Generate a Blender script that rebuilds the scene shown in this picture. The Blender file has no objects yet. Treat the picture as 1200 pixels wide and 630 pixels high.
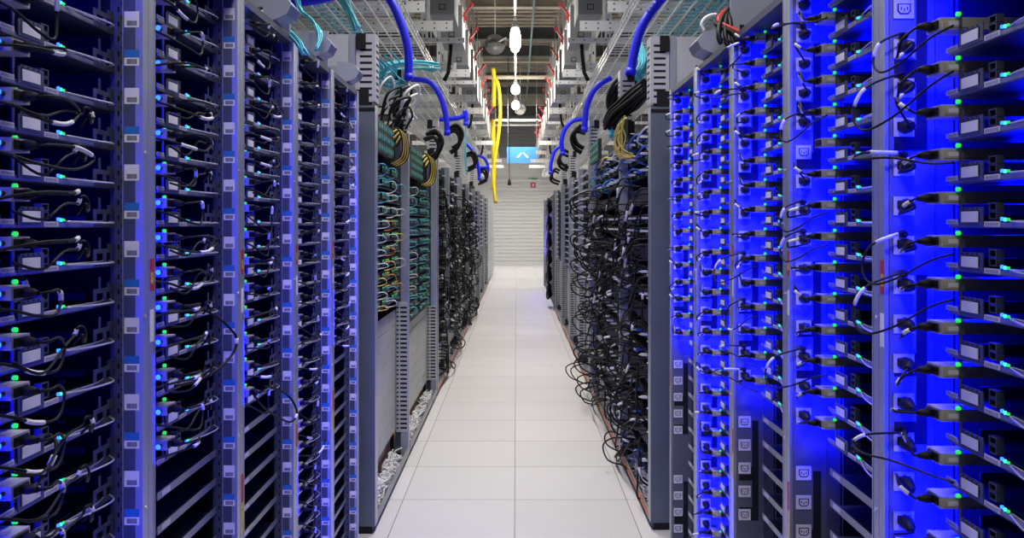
import bpy, math, random
from mathutils import Vector, Matrix
PI = math.pi
rnd = random.Random(7)
S = bpy.context.scene
COL = S.collection
F, CX, CY, H = 970.0, 605.0, 262.0, 1.49       # lens in pixels of the 1200x630 frame, vanishing point, eye height
XL, XR = -0.68, 0.655                          # rack front planes left and right of the aisle
PITCH = 0.51                                   # width of one server rack
TP = 0.0695                                    # shelf pitch

def at(px, py, Y):
    return Vector(((px - CX) / F * Y, Y, H + (CY - py) / F * Y))
def pix(v):
    return (CX + F * v[0] / v[1], CY + F * (H - v[2]) / v[1])

# ------------------------------------------------------------------ materials
M = {}
def mat(name, col, rough=0.5, metal=0.0, var=0.12, scale=14.0, bump=0.0, emit=None, strength=0.0, stretch=(1, 1, 1)):
    m = bpy.data.materials.new(name); m.use_nodes = True
    nt = m.node_tree; b = nt.nodes['Principled BSDF']
    b.inputs['Roughness'].default_value = rough; b.inputs['Metallic'].default_value = metal
    tc = nt.nodes.new('ShaderNodeTexCoord'); mp = nt.nodes.new('ShaderNodeMapping')
    mp.inputs['Scale'].default_value = stretch
    nz = nt.nodes.new('ShaderNodeTexNoise'); nz.inputs['Scale'].default_value = scale; nz.inputs['Detail'].default_value = 3
    nt.links.new(tc.outputs['Object'], mp.inputs['Vector']); nt.links.new(mp.outputs['Vector'], nz.inputs['Vector'])
    rp = nt.nodes.new('ShaderNodeValToRGB')
    c = col
    rp.color_ramp.elements[0].position = 0.3; rp.color_ramp.elements[1].position = 0.7
    rp.color_ramp.elements[0].color = (c[0]*(1-var), c[1]*(1-var), c[2]*(1-var), 1)
    rp.color_ramp.elements[1].color = (min(1, c[0]*(1+var)), min(1, c[1]*(1+var)), min(1, c[2]*(1+var)), 1)
    nt.links.new(nz.outputs['Fac'], rp.inputs['Fac']); nt.links.new(rp.outputs['Color'], b.inputs['Base Color'])
    if bump:
        bp = nt.nodes.new('ShaderNodeBump'); bp.inputs['Strength'].default_value = bump; bp.inputs['Distance'].default_value = 0.002
        nt.links.new(nz.outputs['Fac'], bp.inputs['Height']); nt.links.new(bp.outputs['Normal'], b.inputs['Normal'])
    if emit:
        b.inputs['Emission Color'].default_value = (*emit, 1); b.inputs['Emission Strength'].default_value = strength
        try: m.cycles.emission_sampling = 'NONE'
        except Exception: pass
    M[name] = m
    return m
mat('steel', (0.26, 0.275, 0.32), 0.38, 0.55, 0.10, 6, stretch=(1, 1, .2))
mat('post_steel', (0.40, 0.43, 0.49), 0.34, 0.5, 0.12, 5, stretch=(4, 4, .3))
mat('panel_grey', (0.30, 0.33, 0.40), 0.5, 0.2, 0.10, 5)
mat('rack_panel', (0.075, 0.085, 0.125), 0.5, 0.2, 0.12, 5)
mat('end_grey', (0.12, 0.145, 0.18), 0.5, 0.25, 0.12, 4)
mat('light_grey', (0.50, 0.51, 0.53), 0.5, 0.1, 0.06, 5)
mat('filler', (0.46, 0.47, 0.50), 0.5, 0.1, 0.06, 5)
mat('pdu', (0.125, 0.135, 0.165), 0.55, 0.1, 0.08, 6)
mat('black', (0.008, 0.008, 0.010), 0.55, 0, 0.2, 20)
mat('black_cable', (0.006, 0.006, 0.007), 0.55, 0, 0.2, 30)
mat('dark_metal', (0.02, 0.022, 0.03), 0.5, 0.3, 0.2, 12)
mat('hole', (0.006, 0.006, 0.008), 0.9, 0, 0.1, 12)
mat('board', (0.012, 0.03, 0.035), 0.5, 0, 0.5, 90)
mat('slate', (0.075, 0.09, 0.125), 0.42, 0.3, 0.12, 20)
mat('psu_body', (0.42, 0.39, 0.35), 0.45, 0.2, 0.15, 20)
mat('white_card', (0.85, 0.84, 0.86), 0.6, 0, 0.03, 20)
mat('sticker_white', (0.82, 0.80, 0.84), 0.6, 0, 0.03, 20)
mat('barcode', (0.22, 0.22, 0.27), 0.6, 0, 0.25, 300, stretch=(1, 1, .02))
mat('sticker_blue', (0.02, 0.17, 0.55), 0.6, 0, 0.05, 20)
mat('tag', (0.62, 0.60, 0.70), 0.6, 0, 0.06, 60)
mat('wire', (0.62, 0.62, 0.66), 0.3, 0.6, 0.05, 20)
mat('white_plastic', (0.75, 0.74, 0.76), 0.5, 0, 0.05, 20)
mat('red', (0.50, 0.02, 0.025), 0.5, 0, 0.1, 30)
mat('decal_red', (0.50, 0.02, 0.02), 0.5, 0, 0.4, 160)
mat('decal_yellow', (0.65, 0.48, 0.02), 0.5, 0, 0.3, 160)
mat('yellow', (0.80, 0.62, 0.02), 0.45, 0, 0.06, 10)
mat('yellow_cable', (0.80, 0.60, 0.10), 0.45, 0, 0.06, 10)
mat('orange', (0.60, 0.16, 0.05), 0.5, 0, 0.2, 14)
mat('orange_cable', (0.75, 0.25, 0.06), 0.5, 0, 0.1, 14)
mat('blue_hose', (0.003, 0.008, 0.88), 0.5, 0, 0.10, 60, bump=.2)
mat('blue_plug', (0.02, 0.10, 0.55), 0.4, 0, 0.1, 20)
mat('teal_cable', (0.08, 0.48, 0.60), 0.4, 0, 0.18, 30)
mat('dull_teal', (0.16, 0.28, 0.30), 0.5, 0, 0.1, 10)
mat('green_port', (0.04, 0.22, 0.12), 0.5, 0, 0.3, 60)
mat('switch_body', (0.022, 0.03, 0.036), 0.45, 0.3, 0.2, 14)
mat('galv', (0.60, 0.61, 0.61), 0.36, 0.45, 0.10, 9)
mat('white_metal', (0.64, 0.64, 0.63), 0.45, 0.1, 0.05, 6)
mat('box_grey', (0.22, 0.225, 0.23), 0.45, 0.2, 0.08, 6)
mat('deck', (0.40, 0.36, 0.30), 0.6, 0.1, 0.25, 3, stretch=(.6, 3, 1))
mat('beam', (0.07, 0.075, 0.08), 0.5, 0.2, 0.2, 4)
mat('lit_beam_pipe', (0.46, 0.42, 0.34), 0.55, 0.0, 0.1, 4)  # beams' lamplight put into the colour; the beige pipe uses it too
mat('wall_panel', (0.66, 0.66, 0.645), 0.55, 0, 0.05, 3, stretch=(.3, .3, 4))
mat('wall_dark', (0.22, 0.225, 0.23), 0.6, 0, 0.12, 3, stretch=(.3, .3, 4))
mat('wall_side', (0.50, 0.50, 0.50), 0.6, 0, 0.08, 2)
mat('sign_blue', (0.07, 0.33, 0.88), 0.5, 0, 0.04, 10)
mat('sign_green', (0.01, 0.20, 0.06), 0.5, 0, 0.04, 10)
mat('dish_grey', (0.17, 0.175, 0.18), 0.4, 0.2, 0.1, 8)
mat('lamp_white', (0.9, 0.9, 0.9), 0.5, 0, 0.02, 8, emit=(1.0, 0.95, 0.84), strength=22)
mat('led_blue', (0.02, 0.1, 0.6), 0.4, 0, 0.02, 8, emit=(0.03, 0.20, 1.0), strength=2.2)
mat('led_green', (0.02, 0.4, 0.08), 0.4, 0, 0.02, 8, emit=(0.02, 0.8, 0.10), strength=.9)
mat('led_cyan', (0.02, 0.4, 0.4), 0.4, 0, 0.02, 8, emit=(0.05, 0.75, 0.9), strength=1.4)
mat('led_amber', (0.4, 0.3, 0.02), 0.4, 0, 0.02, 8, emit=(0.9, 0.55, 0.05), strength=1.3)
mat('led_strip', (0.02, 0.03, 0.4), 0.4, 0, 0.02, 8, emit=(0.0, 0.02, 1.0), strength=1.0)

for k in ('black_cable', 'black'): M[k].node_tree.nodes['Principled BSDF'].inputs['Specular IOR Level'].default_value = .25
def floor_material():
    m = bpy.data.materials.new('floor_tiles'); m.use_nodes = True
    nt = m.node_tree; N = nt.nodes; L = nt.links; b = N['Principled BSDF']
    tc = N.new('ShaderNodeTexCoord'); sp = N.new('ShaderNodeSeparateXYZ'); L.new(tc.outputs['Object'], sp.inputs[0])
    def math_(op, a, v=None, v2=None):
        n = N.new('ShaderNodeMath'); n.operation = op
        for i, q in enumerate((a, v, v2)):
            if q is None: continue
            if isinstance(q, (int, float)): n.inputs[i].default_value = q
            else: L.new(q, n.inputs[i])
        return n.outputs[0]
    def line(o, off, w):
        t = math_('ADD', o, off); t = math_('DIVIDE', t, 0.603); t = math_('FRACT', t)
        t = math_('SUBTRACT', t, 0.5); t = math_('ABSOLUTE', t)
        return math_('GREATER_THAN', t, 0.5 - w)
    lx = line(sp.outputs[0], 0.008 + 6.03, 0.0034); ly = line(sp.outputs[1], 6.03 - 4.474 + 0.603 * 10, 0.0042)
    ln = math_('MAXIMUM', lx, ly)
    ix = math_('FLOOR', math_('DIVIDE', math_('ADD', sp.outputs[0], 6.038), 0.603))
    iy = math_('FLOOR', math_('DIVIDE', math_('ADD', sp.outputs[1], 6.03 - 4.474 + 6.03), 0.603))
    cb = N.new('ShaderNodeCombineXYZ'); L.new(ix, cb.inputs[0]); L.new(iy, cb.inputs[1])
    wn = N.new('ShaderNodeTexWhiteNoise'); L.new(cb.outputs[0], wn.inputs['Vector'])
    nz = N.new('ShaderNodeTexNoise'); nz.inputs['Scale'].default_value = 130; nz.inputs['Detail'].default_value = 4
    L.new(tc.outputs['Object'], nz.inputs['Vector'])
    nb = N.new('ShaderNodeTexNoise'); nb.inputs['Scale'].default_value = 1.6; L.new(tc.outputs['Object'], nb.inputs['Vector'])
    v = math_('ADD', math_('MULTIPLY', nz.outputs['Fac'], 0.22), math_('MULTIPLY', wn.outputs['Value'], 0.05))
    v = math_('ADD', v, math_('MULTIPLY', nb.outputs['Fac'], 0.06))
    rp = N.new('ShaderNodeValToRGB'); L.new(v, rp.inputs['Fac'])
    rp.color_ramp.elements[0].position = 0.05; rp.color_ramp.elements[0].color = (0.52, 0.51, 0.52, 1)
    rp.color_ramp.elements[1].position = 0.28; rp.color_ramp.elements[1].color = (0.74, 0.72, 0.73, 1)
    mx = N.new('ShaderNodeMix'); mx.data_type = 'RGBA'
    L.new(ln, mx.inputs[0]); L.new(rp.outputs[0], mx.inputs[6]); mx.inputs[7].default_value = (0.16, 0.14, 0.13, 1)
    L.new(mx.outputs[2], b.inputs['Base Color'])
    b.inputs['Roughness'].default_value = 0.5
    M['floor_tiles'] = m
floor_material()

# ------------------------------------------------------------------ mesh builder
class MB:
    def __init__(s): s.v = []; s.f = []; s.m = []; s.sm = []; s.mats = []
    def mi(s, name):
        if name not in s.mats: s.mats.append(name)
        return s.mats.index(name)
    def face(s, pts, mt, smooth=False):
        b = len(s.v); s.v.extend([tuple(p) for p in pts]); s.f.append(tuple(range(b, b + len(pts)))); s.m.append(s.mi(mt)); s.sm.append(smooth)
    def box(s, x0, x1, y0, y1, z0, z1, mt):
        if x0 > x1: x0, x1 = x1, x0
        if y0 > y1: y0, y1 = y1, y0
        if z0 > z1: z0, z1 = z1, z0
        b = len(s.v); k = s.mi(mt)
        s.v += [(x0,y0,z0),(x1,y0,z0),(x1,y1,z0),(x0,y1,z0),(x0,y0,z1),(x1,y0,z1),(x1,y1,z1),(x0,y1,z1)]
        for q in ((0,3,2,1),(4,5,6,7),(0,1,5,4),(1,2,6,5),(2,3,7,6),(3,0,4,7)):
            s.f.append(tuple(b+i for i in q)); s.m.append(k); s.sm.append(False)
        return s
    def prism(s, pts, vec, mt):
        """closed polygon pts (3D) pushed along vec"""
        b = len(s.v); n = len(pts); k = s.mi(mt); vec = Vector(vec)
        s.v += [tuple(p) for p in pts] + [tuple(Vector(p) + vec) for p in pts]
        fs = [tuple(b+i for i in range(n))[::-1], tuple(b+n+i for i in range(n))]
        fs += [(b+i, b+(i+1)%n, b+n+(i+1)%n, b+n+i) for i in range(n)]
        for q in fs: s.f.append(q); s.m.append(k); s.sm.append(False)
        return s
    def tube(s, pts, r, mt, n=6, smooth=True, cap=True):
        pts = [Vector(p) for p in pts]; N = len(pts); b = len(s.v); k = s.mi(mt)
        up = None
        for i, p in enumerate(pts):
            t = (pts[min(i+1, N-1)] - pts[max(i-1, 0)])
            if t.length < 1e-9: t = Vector((0, 0, 1))
            t.normalize()
            if up is None:
                up = Vector((0, 0, 1)) if abs(t.z) < 0.9 else Vector((1, 0, 0))
            u = up - t * up.dot(t)
            if u.length < 1e-6: u = t.orthogonal()
            u.normalize(); w = t.cross(u); up = u
            rr = r[i] if isinstance(r, (list, tuple)) else r
            for j in range(n):
                a = 2 * PI * j / n
                s.v.append(tuple(p + u * math.cos(a) * rr + w * math.sin(a) * rr))
        for i in range(N - 1):
            for j in range(n):
                s.f.append((b+i*n+j, b+i*n+(j+1)%n, b+(i+1)*n+(j+1)%n, b+(i+1)*n+j)); s.m.append(k); s.sm.append(smooth)
        if cap:
            s.f.append(tuple(b+j for j in range(n))[::-1]); s.m.append(k); s.sm.append(False)
            s.f.append(tuple(b+(N-1)*n+j for j in range(n))); s.m.append(k); s.sm.append(False)
        return s
    def cyl(s, c, ax, r, h, mt, n=10):
        c = Vector(c); ax = Vector(ax).normalized()
        return s.tube([c, c + ax * h], r, mt, n, smooth=(n > 8))
    def mesh(s, name):
        me = bpy.data.meshes.new(name); me.from_pydata(s.v, [], s.f)
        for q in s.mats: me.materials.append(M[q])
        me.polygons.foreach_set('material_index', s.m); me.polygons.foreach_set('use_smooth', s.sm)
        me.update(); return me

def spline(P, n=5):
    P = [Vector(p) for p in P]; out = []
    for i in range(len(P) - 1):
        p0 = P[max(i-1, 0)]; p1 = P[i]; p2 = P[i+1]; p3 = P[min(i+2, len(P)-1)]
        for k in range(n):
            t = k / n
            out.append(0.5 * ((2*p1) + (p2-p0)*t + (2*p0-5*p1+4*p2-p3)*t*t + (3*p1-p0-3*p2+p3)*t**3))
    out.append(P[-1]); return out

def obj(name, me, parent=None, loc=(0, 0, 0), rz=0.0, label=None):
    if isinstance(me, MB): me = me.mesh(name)
    o = bpy.data.objects.new(name, me); COL.objects.link(o)
    o.location = loc; o.rotation_euler = (0, 0, rz)
    if parent is not None: o.parent = parent
    if label: o['label'] = label
    return o
def tag(o, label, cat, group=None, kind='thing'):
    o['label'] = label; o['category'] = cat
    if group: o['group'] = group
    o['kind'] = kind
    return o
def thing(name, label, cat, loc=(0, 0, 0), rz=0.0, group=None, kind='thing'):
    o = bpy.data.objects.new(name, None); COL.objects.link(o); o.empty_display_size = .05
    o.location = loc; o.rotation_euler = (0, 0, rz)
    return tag(o, label, cat, group, kind)
def struct(name, mb, label, cat='structure', parent=None):
    o = obj(name, mb, parent); o['kind'] = 'structure'
    if parent is None: tag(o, label, cat, kind='structure')
    return o
ORD = ['first','second','third','fourth','fifth','sixth','seventh','eighth','ninth','tenth','eleventh','twelfth','thirteenth','fourteenth','fifteenth',
       'sixteenth','seventeenth','eighteenth','nineteenth','twentieth','twenty-first','twenty-second','twenty-third','twenty-fourth','twenty-fifth',
       'twenty-sixth','twenty-seventh','twenty-eighth','twenty-ninth','thirtieth','thirty-first','thirty-second','thirty-third','thirty-fourth','thirty-fifth','thirty-sixth']
RANK = ['nearest', 'second nearest', 'third nearest', 'fourth nearest', 'fifth nearest']

# ------------------------------------------------------------------ camera
cam = bpy.data.cameras.new('camera'); co = bpy.data.objects.new('camera', cam); COL.objects.link(co)
cam.sensor_width = 36; cam.sensor_fit = 'HORIZONTAL'; cam.lens = F / 1200 * 36
cam.shift_x = -5 / 1200; cam.shift_y = -53 / 1200
cam.clip_start = 0.05; cam.clip_end = 100
co.location = (0, 0, H); co.rotation_euler = (PI / 2, 0, 0)
S.camera = co
S.view_settings.view_transform = 'Standard'
S.view_settings.look = 'None'; S.view_settings.gamma = 1.0; S.view_settings.use_curve_mapping = False
S.view_settings.exposure = 0.0

# ------------------------------------------------------------------ the hall
WE = 30.5
struct('floor', MB().box(-5, 5, -2, WE, -0.1, 0, 'floor_tiles'), 'pale speckled raised floor of square tiles along the aisle', 'floor')
mb = MB(); n = 0; z = 0.0
while z < 3.78:                                   # ribbed light cladding
    z1 = z + 0.135
    mb.box(-5, 5, WE, WE + .1, z, z1 - 0.03, 'wall_panel'); mb.box(-5, 5, WE + .02, WE + .1, z1 - 0.03, z1, 'wall_panel'); z = z1
zd = z
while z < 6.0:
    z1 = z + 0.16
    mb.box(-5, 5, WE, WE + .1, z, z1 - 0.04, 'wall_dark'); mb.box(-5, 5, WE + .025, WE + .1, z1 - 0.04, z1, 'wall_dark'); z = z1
struct('wall_back', mb, 'ribbed end wall, pale below and dark above, closing the aisle', 'wall')
mb = MB(); mb.box(-5, 5, WE - .06, WE - .002, 3.02, 3.12, 'white_metal'); struct('trim_1', mb, 'white horizontal rail across the pale end wall', 'trim')
struct('wall_left', MB().box(-5.1, -5, -2, WE, 0, 6, 'wall_side'), 'plain hall wall behind the left racks', 'wall')
struct('wall_right', MB().box(5, 5.1, -2, WE, 0, 6, 'wall_side'), 'plain hall wall behind the right racks', 'wall')
struct('wall_front', MB().box(-5, 5, -2.1, -2, 0, 6, 'wall_side'), 'plain hall wall behind the viewer', 'wall')
mb = MB(); mb.box(-5, 5, -2, WE, 6.0, 6.1, 'deck')
y = -1.9
while y < WE - .2:                                # ribs of the steel deck
    mb.box(-5, 5, y, y + 0.14, 5.93, 6.0, 'deck'); y += 0.32
struct('ceiling', mb, 'brownish ribbed steel deck ceiling above the aisle', 'ceiling')
for i, (yb, mt, h0, h1) in enumerate([(7.0,'beam',5.35,5.65),(9.6,'lit_beam_pipe',5.5,5.72),(12.2,'beam',5.35,5.6),(14.2,'beam',5.4,5.6),(15.4,'lit_beam_pipe',5.5,5.8),(17.4,'beam',5.35,5.6),(19.4,'beam',5.4,5.65),
                                      (20.6,'lit_beam_pipe',5.5,5.75),(22.6,'beam',5.35,5.6),(25.0,'beam',5.4,5.6),(27.4,'lit_beam_pipe',5.4,5.65),(29.3,'beam',5.3,5.7)]):
    mb = MB(); mb.box(-5, 5, yb - .09, yb + .09, h0, h0 + .02, mt); mb.box(-5, 5, yb - .09, yb + .09, h1 - .02, h1, mt); mb.box(-5, 5, yb - .012, yb + .012, h0 + .02, h1 - .02, mt)
    mb.box(-4.9, -4.8, yb - .05, yb + .05, h1, 5.99, mt); mb.box(4.8, 4.9, yb - .05, yb + .05, h1, 5.99, mt)
    tag(obj('ceiling_beam', mb), '%s steel beam crossing under the deck, %s from the viewer' % ('lamp-lit' if mt == 'lit_beam_pipe' else 'dark', ORD[i]), 'ceiling beam', 'beams under the deck', 'structure')

# ------------------------------------------------------------------ server tray meshes (local: front at x=0, body towards -x, y from the power end 0 to .328)
def R(c): return c
def pan_mb():
    mb = MB(); mb.box(-.62, 0, 0, .328, 0, .002, 'slate'); mb.box(-.0015, 0, 0.0, .328, .002, .0085, 'steel')
    mb.box(-.62, -.05, .326, .328, .002, .02, 'slate'); mb.box(-.62, -.05, 0, .002, .002, .02, 'slate')
    mb.box(-.004, -.001, .028, .033, .0085, .066, 'slate')      # upright that carries the power inlet
    return mb
def board_mb():
    mb = MB(); mb.box(-.45, -.02, .09, .322, .006, .0076, 'board')
    r = random.Random(3)
    for i in range(16):
        x = -r.uniform(.03, .42); yy = r.uniform(.10, .30); w = r.uniform(.006, .018); l = r.uniform(.006, .02)
        mb.box(x, x + w, yy, yy + l, .0076, .0076 + r.uniform(.004, .014), r.choice(['black', 'board', 'dark_metal', 'steel']))
    return mb
def sink_mb():
    mb = MB(); mb.box(-.08, 0, 0, .07, 0, .004, 'dark_metal')
    for i in range(9): mb.box(-.08, 0, i * .0085, i * .0085 + .002, .004, .03, 'dark_metal')
    return mb
def drive_mb():
    mb = MB(); mb.box(-.15, 0, 0, .10, 0, .026, 'dark_metal'); mb.box(-.15, 0, 0, .10, .029, .05, 'dark_metal'); mb.box(-.002, .0, .004, .096, .026, .029, 'black'); mb.box(-.15, -.146, .004, .096, .026, .029, 'black')
    return mb
def psu_mb():
    mb = MB(); mb.box(-.14, .023, 0, .045, 0, .019, 'psu_body'); mb.box(.023, .026, .006, .038, .003, .016, 'black')
    mb.box(-.02, .018, .045, .0465, .003, .016, 'psu_body'); mb.box(-.006, .012, .0465, .0470, .006, .013, 'tag')
    return mb
def holder_mb():
    mb = MB(); mb.box(0, .002, 0, .066, 0, .006, 'slate'); mb.box(0, .002, 0, .006, .006, .024, 'slate'); mb.box(0, .002, .058, .066, .006, .028, 'slate')
    mb.box(0, .002, .006, .058, .0235, .028, 'slate'); mb.box(-.001, .0, .004, .06, .004, .026, 'dark_metal')
    for i in range(4): mb.box(.002, .0024, .010 + i * .013, .014 + i * .013, .0245, .027, 'hole')
    return mb
def card_mb(): return MB().box(.0021, .0035, .008, .054, .005, .0215, 'white_card')
def tag_mb(w=.034, h=.0075):
    mb = MB(); mb.box(0, .0012, 0, w, 0, h, 'tag')
    for i in range(9): mb.box(.0012, .0014, .004 + i * w * .09, .004 + i * w * .09 + w * .045, .0015, h - .002, 'barcode')
    return mb
def usb_mb():
    mb = MB()
    for z in (0, .013):
        mb.box(-.012, 0, 0, .002, z, z + .012, 'slate'); mb.box(-.012, 0, .018, .020, z, z + .012, 'slate')
        mb.box(-.012, 0, .002, .018, z, z + .0015, 'slate'); mb.box(-.012, 0, .002, .018, z + .0105, z + .012, 'slate'); mb.box(-.012, -.009, .002, .018, z + .0015, z + .0105, 'hole')
    return mb
def handle_mb():
    mb = MB(); P = spline([(0, .168, .010), (.008, .195, .009), (.015, .225, .008), (.021, .270, .008), (.017, .292, .008), (.001, .308, .010)], 3)
    mb.tube(P, .0017, 'wire', 5)
    P = spline([(-.004, .165, .0105), (.001, .215, .0105), (.004, .262, .0105), (-.003, .30, .0115)], 3); mb.tube(P, .0010, 'wire', 5)
    return mb
def endbracket_mb():
    mb = MB(); t = .0018
    mb.box(-t, 0, 0, .07, 0, .008, 'slate'); mb.box(-t, 0, 0, .01, .008, .022, 'slate'); mb.box(-t, 0, .034, .044, .008, .022, 'slate'); mb.box(-t, 0, .06, .07, .008, .022, 'slate')
    mb.box(-t, 0, 0, .07, .022, .030, 'slate'); mb.box(-t, 0, .018, .024, .030, .050, 'slate'); mb.box(-t, 0, .05, .07, .030, .038, 'slate')
    mb.box(-.03, -t, .004, .066, 0, .0018, 'slate')
    return mb
def led_mb(mt, r=.0045, ax=(1, 0, 0), h=.004):
    mb = MB(); mb.cyl((0, 0, 0), ax, r, h, mt, 10); return mb
def bled_mb():
    mb = MB(); mb.cyl((0, 0, 0), (0, 1, 0), .0035, .012, 'dark_metal', 8); mb.tube([(0, -.0025, 0), (0, -.0015, 0), (0, 0, 0)], [.0025, .0048, .0052], 'led_blue', 10); return mb
TM = {}
def tm(k, f):
    if k not in TM: TM[k] = f().mesh(k)
    return TM[k]
def make_tray(label, group, loc, rz, detail):
    t = thing('server_tray', label, 'server tray', loc, rz, group)
    def p(name, f, l=(0, 0, 0), par=None, lab=None, key=None): return obj(name, tm(key or name, f), par or t, l, 0, lab)
    p('tray_pan', pan_mb)
    p('circuit_board', board_mb)
    ps = p('power_supply', psu_mb, (.003, -.02, .0385))
    p('status_light', bled_mb, (.012, -.012, .010), ps, 'glowing blue status light', 'blue_status_light')
    p('status_light', lambda: led_mb('led_green', .0036, (1, 0, 0), .006), (-.002, .0305, .0612), None, 'glowing green status light', 'green_status_light')
    h = p('card_holder', holder_mb, (.0005, .036, .004)); p('name_card', card_mb, (0, 0, 0), h, 'blank white card')
    p('end_bracket', endbracket_mb, (.0002, .256, .002))
    p('wire_handle', handle_mb)
    if detail > 0:
        p('heat_sink', sink_mb, (-.19, .12, .0077)); p('heat_sink', sink_mb, (-.19, .215, .0077))
        p('drive_cage', drive_mb, (-.07 if detail > 1 else -.1, .205, .0215) if False else (-.30, .10, .0077))
        p('asset_tag', tag_mb, (.0003, -.006, .006)); p('asset_tag', lambda: tag_mb(.04, .008), (.0003, .104, .002), None, None, 'asset_tag_wide')
        p('usb_port', usb_mb, (-.004, .106, .013))
        p('board_light', lambda: led_mb('led_cyan', .0028, (1, 0, 0), .003), (-.002, .154, .0125), None, 'small cyan board light')
        p('board_light', lambda: led_mb('led_green', .0022, (1, 0, 0), .003), (-.002, .162, .0125), None, 'small green board light', 'board_light_green')
        p('board_light', lambda: led_mb('led_blue', .0028, (1, 0, 0), .003), (-.002, .1465, .0135), None, 'small blue board light', 'board_light_blue')
    return t

# power cord meshes (rack-local; z=0 at the tray's base, front plane x=0)
def cord_parts(seed, left):
    r = random.Random(seed)
    zs = .038
    plug = MB(); x0 = -.030
    a = r.uniform(-.006, .010)
    plug.tube([(x0, .0352, zs), (x0, .046, zs), (x0 + .002, .060, zs - .001), (x0 + .004 + a, .074, zs - .003)], [.0125, .0125, .0095, .0055], 'black', 8)
    ps = Vector((x0 + .004 + a, .0745, zs - .003))
    zc = .048
    conn = MB(); conn.tube([(-.0175, .1525, zc), (-.0095, .1525, zc), (-.003, .152, zc), (.004, .151, zc - .001)], [.0078, .0078, .006, .0038], 'black', 8)
    ce = Vector((.0045, .1508, zc - .001))
    cable = MB()
    if not left:
        k = seed % 7
        mx = (.010, .002, .014, .022, .006, .016, .030)[k]; dz = (-.018, .022, -.036, -.004, -.010, .026, -.026)[k] + r.uniform(-.006, .006)
        P = [ps, ps + Vector((.010, .006, dz * .25)), (mx * .8, .098, (zs + zc) / 2 + dz * .9), (mx + .006, .118, zc + dz), (mx + .010, .138, zc + dz * .55), ce + Vector((.006, -.003, dz * .1)), ce]
    else:
        k = seed % 8
        yk = (.165, .20, .185, .24, .175, .215, .27, .19)[k]; dz = (-.012, -.030, .006, -.022, -.042, .012, -.014, -.026)[k] + r.uniform(-.006, .006); mx = r.uniform(.008, .026)
        P = [ps, (0, .10, zs + dz * .5), (mx, .135, zs + dz), (mx + .006, (yk + .135) / 2 + .01, zs + dz * 1.1), (mx + .004, yk, zc + dz * .55), (mx + .008, (yk + .16) / 2, zc + .002), (.018, .158, zc + .001), ce]
    Q = spline(P, 6); cable.tube(Q, .0023, 'black_cable', 6)
    i = int(len(Q) * (r.choice([.22, .35, .55, .62]) if left else r.choice([.25, .32, .66]))); sl = MB(); sl.tube(Q[i:i + (6 if left else 5)], .0036, 'white_plastic', 7)
    return [('plug', plug.mesh('plug')), ('cord_cable', cable.mesh('cord_cable')), ('connector', conn.mesh('connector')), ('cable_marker', sl.mesh('cable_marker'))]
def extra_parts(seed, left):
    r = random.Random(900 + seed)
    b = MB()
    if left:       # thin data cable with a small ring near the ports
        c = Vector((.004, .262 + r.uniform(-.012, .01), .040 + r.uniform(-.006, .006))); R_ = .011
        P = [Vector((.000, .096, .022 + r.uniform(-.012, .012))), Vector((.016, .14, .016 + r.uniform(-.012, .01))), Vector((.014, .20, .030 + r.uniform(-.01, .01)))]
        P += [c + Vector((.004 + .002 * k, -R_ * math.cos(k * PI / 3), R_ * 1.1 * math.sin(k * PI / 3))) for k in range(7)]
        P += [c + Vector((-.006, .006, -.016))]
    else:          # long cord looping out past the front post
        mx = r.choice([.03, .05, .066]); dz = r.choice([-.03, .012, -.045, .03, -.06])
        P = [Vector((-.026, .036, .058)), Vector((-.016, .054, .060)), Vector((mx * .7, .050, .052 + dz * .3)), Vector((mx, .046, .030 + dz * .7)), Vector((mx * .9, .075, .018 + dz)), Vector((mx * .5, .125, .022 + dz * .8)), Vector((.004, .19, .026 + dz * .2)), Vector((-.010, .235, .030))]
    Q = spline(P, 6); b.tube(Q, .0021, 'black_cable', 6)
    i = int(len(Q) * r.choice([.18, .3, .55])); sl = MB(); sl.tube(Q[i:i + 5], .0033, 'white_plastic', 7)
    out = [('cord_cable', b.mesh('cord_cable')), ('cable_marker', sl.mesh('cable_marker'))]
    if not left:
        pl = MB(); pl.tube([(-.027, .0355, .058), (-.026, .042, .058), (-.022, .050, .059)], [.0075, .0075, .004], 'black', 7); out.append(('plug', pl.mesh('plug')))
    return out
EXTRA = {f: [extra_parts(i, f) for i in range(8)] for f in (False, True)}
def make_extra(label, group, loc, rz, left):
    t = thing('data_cable', label, 'cable', loc, rz, group)
    for nm, me in rnd.choice(EXTRA[left]): obj(nm, me, t, (0, 0, 0), 0, 'white sleeve' if nm == 'cable_marker' else None)
CORDS = {False: [cord_parts(i, False) for i in range(14)], True: [cord_parts(48 + i, True) for i in range(16)]}
def make_cord(label, group, loc, rz, left):
    t = thing('power_cord', label, 'power cord', loc, rz, group)
    for nm, me in rnd.choice(CORDS[left]):
        obj(nm, me, t, (0, 0, 0), 0, 'white sleeve' if nm == 'cable_marker' else None)
    return t

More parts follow.
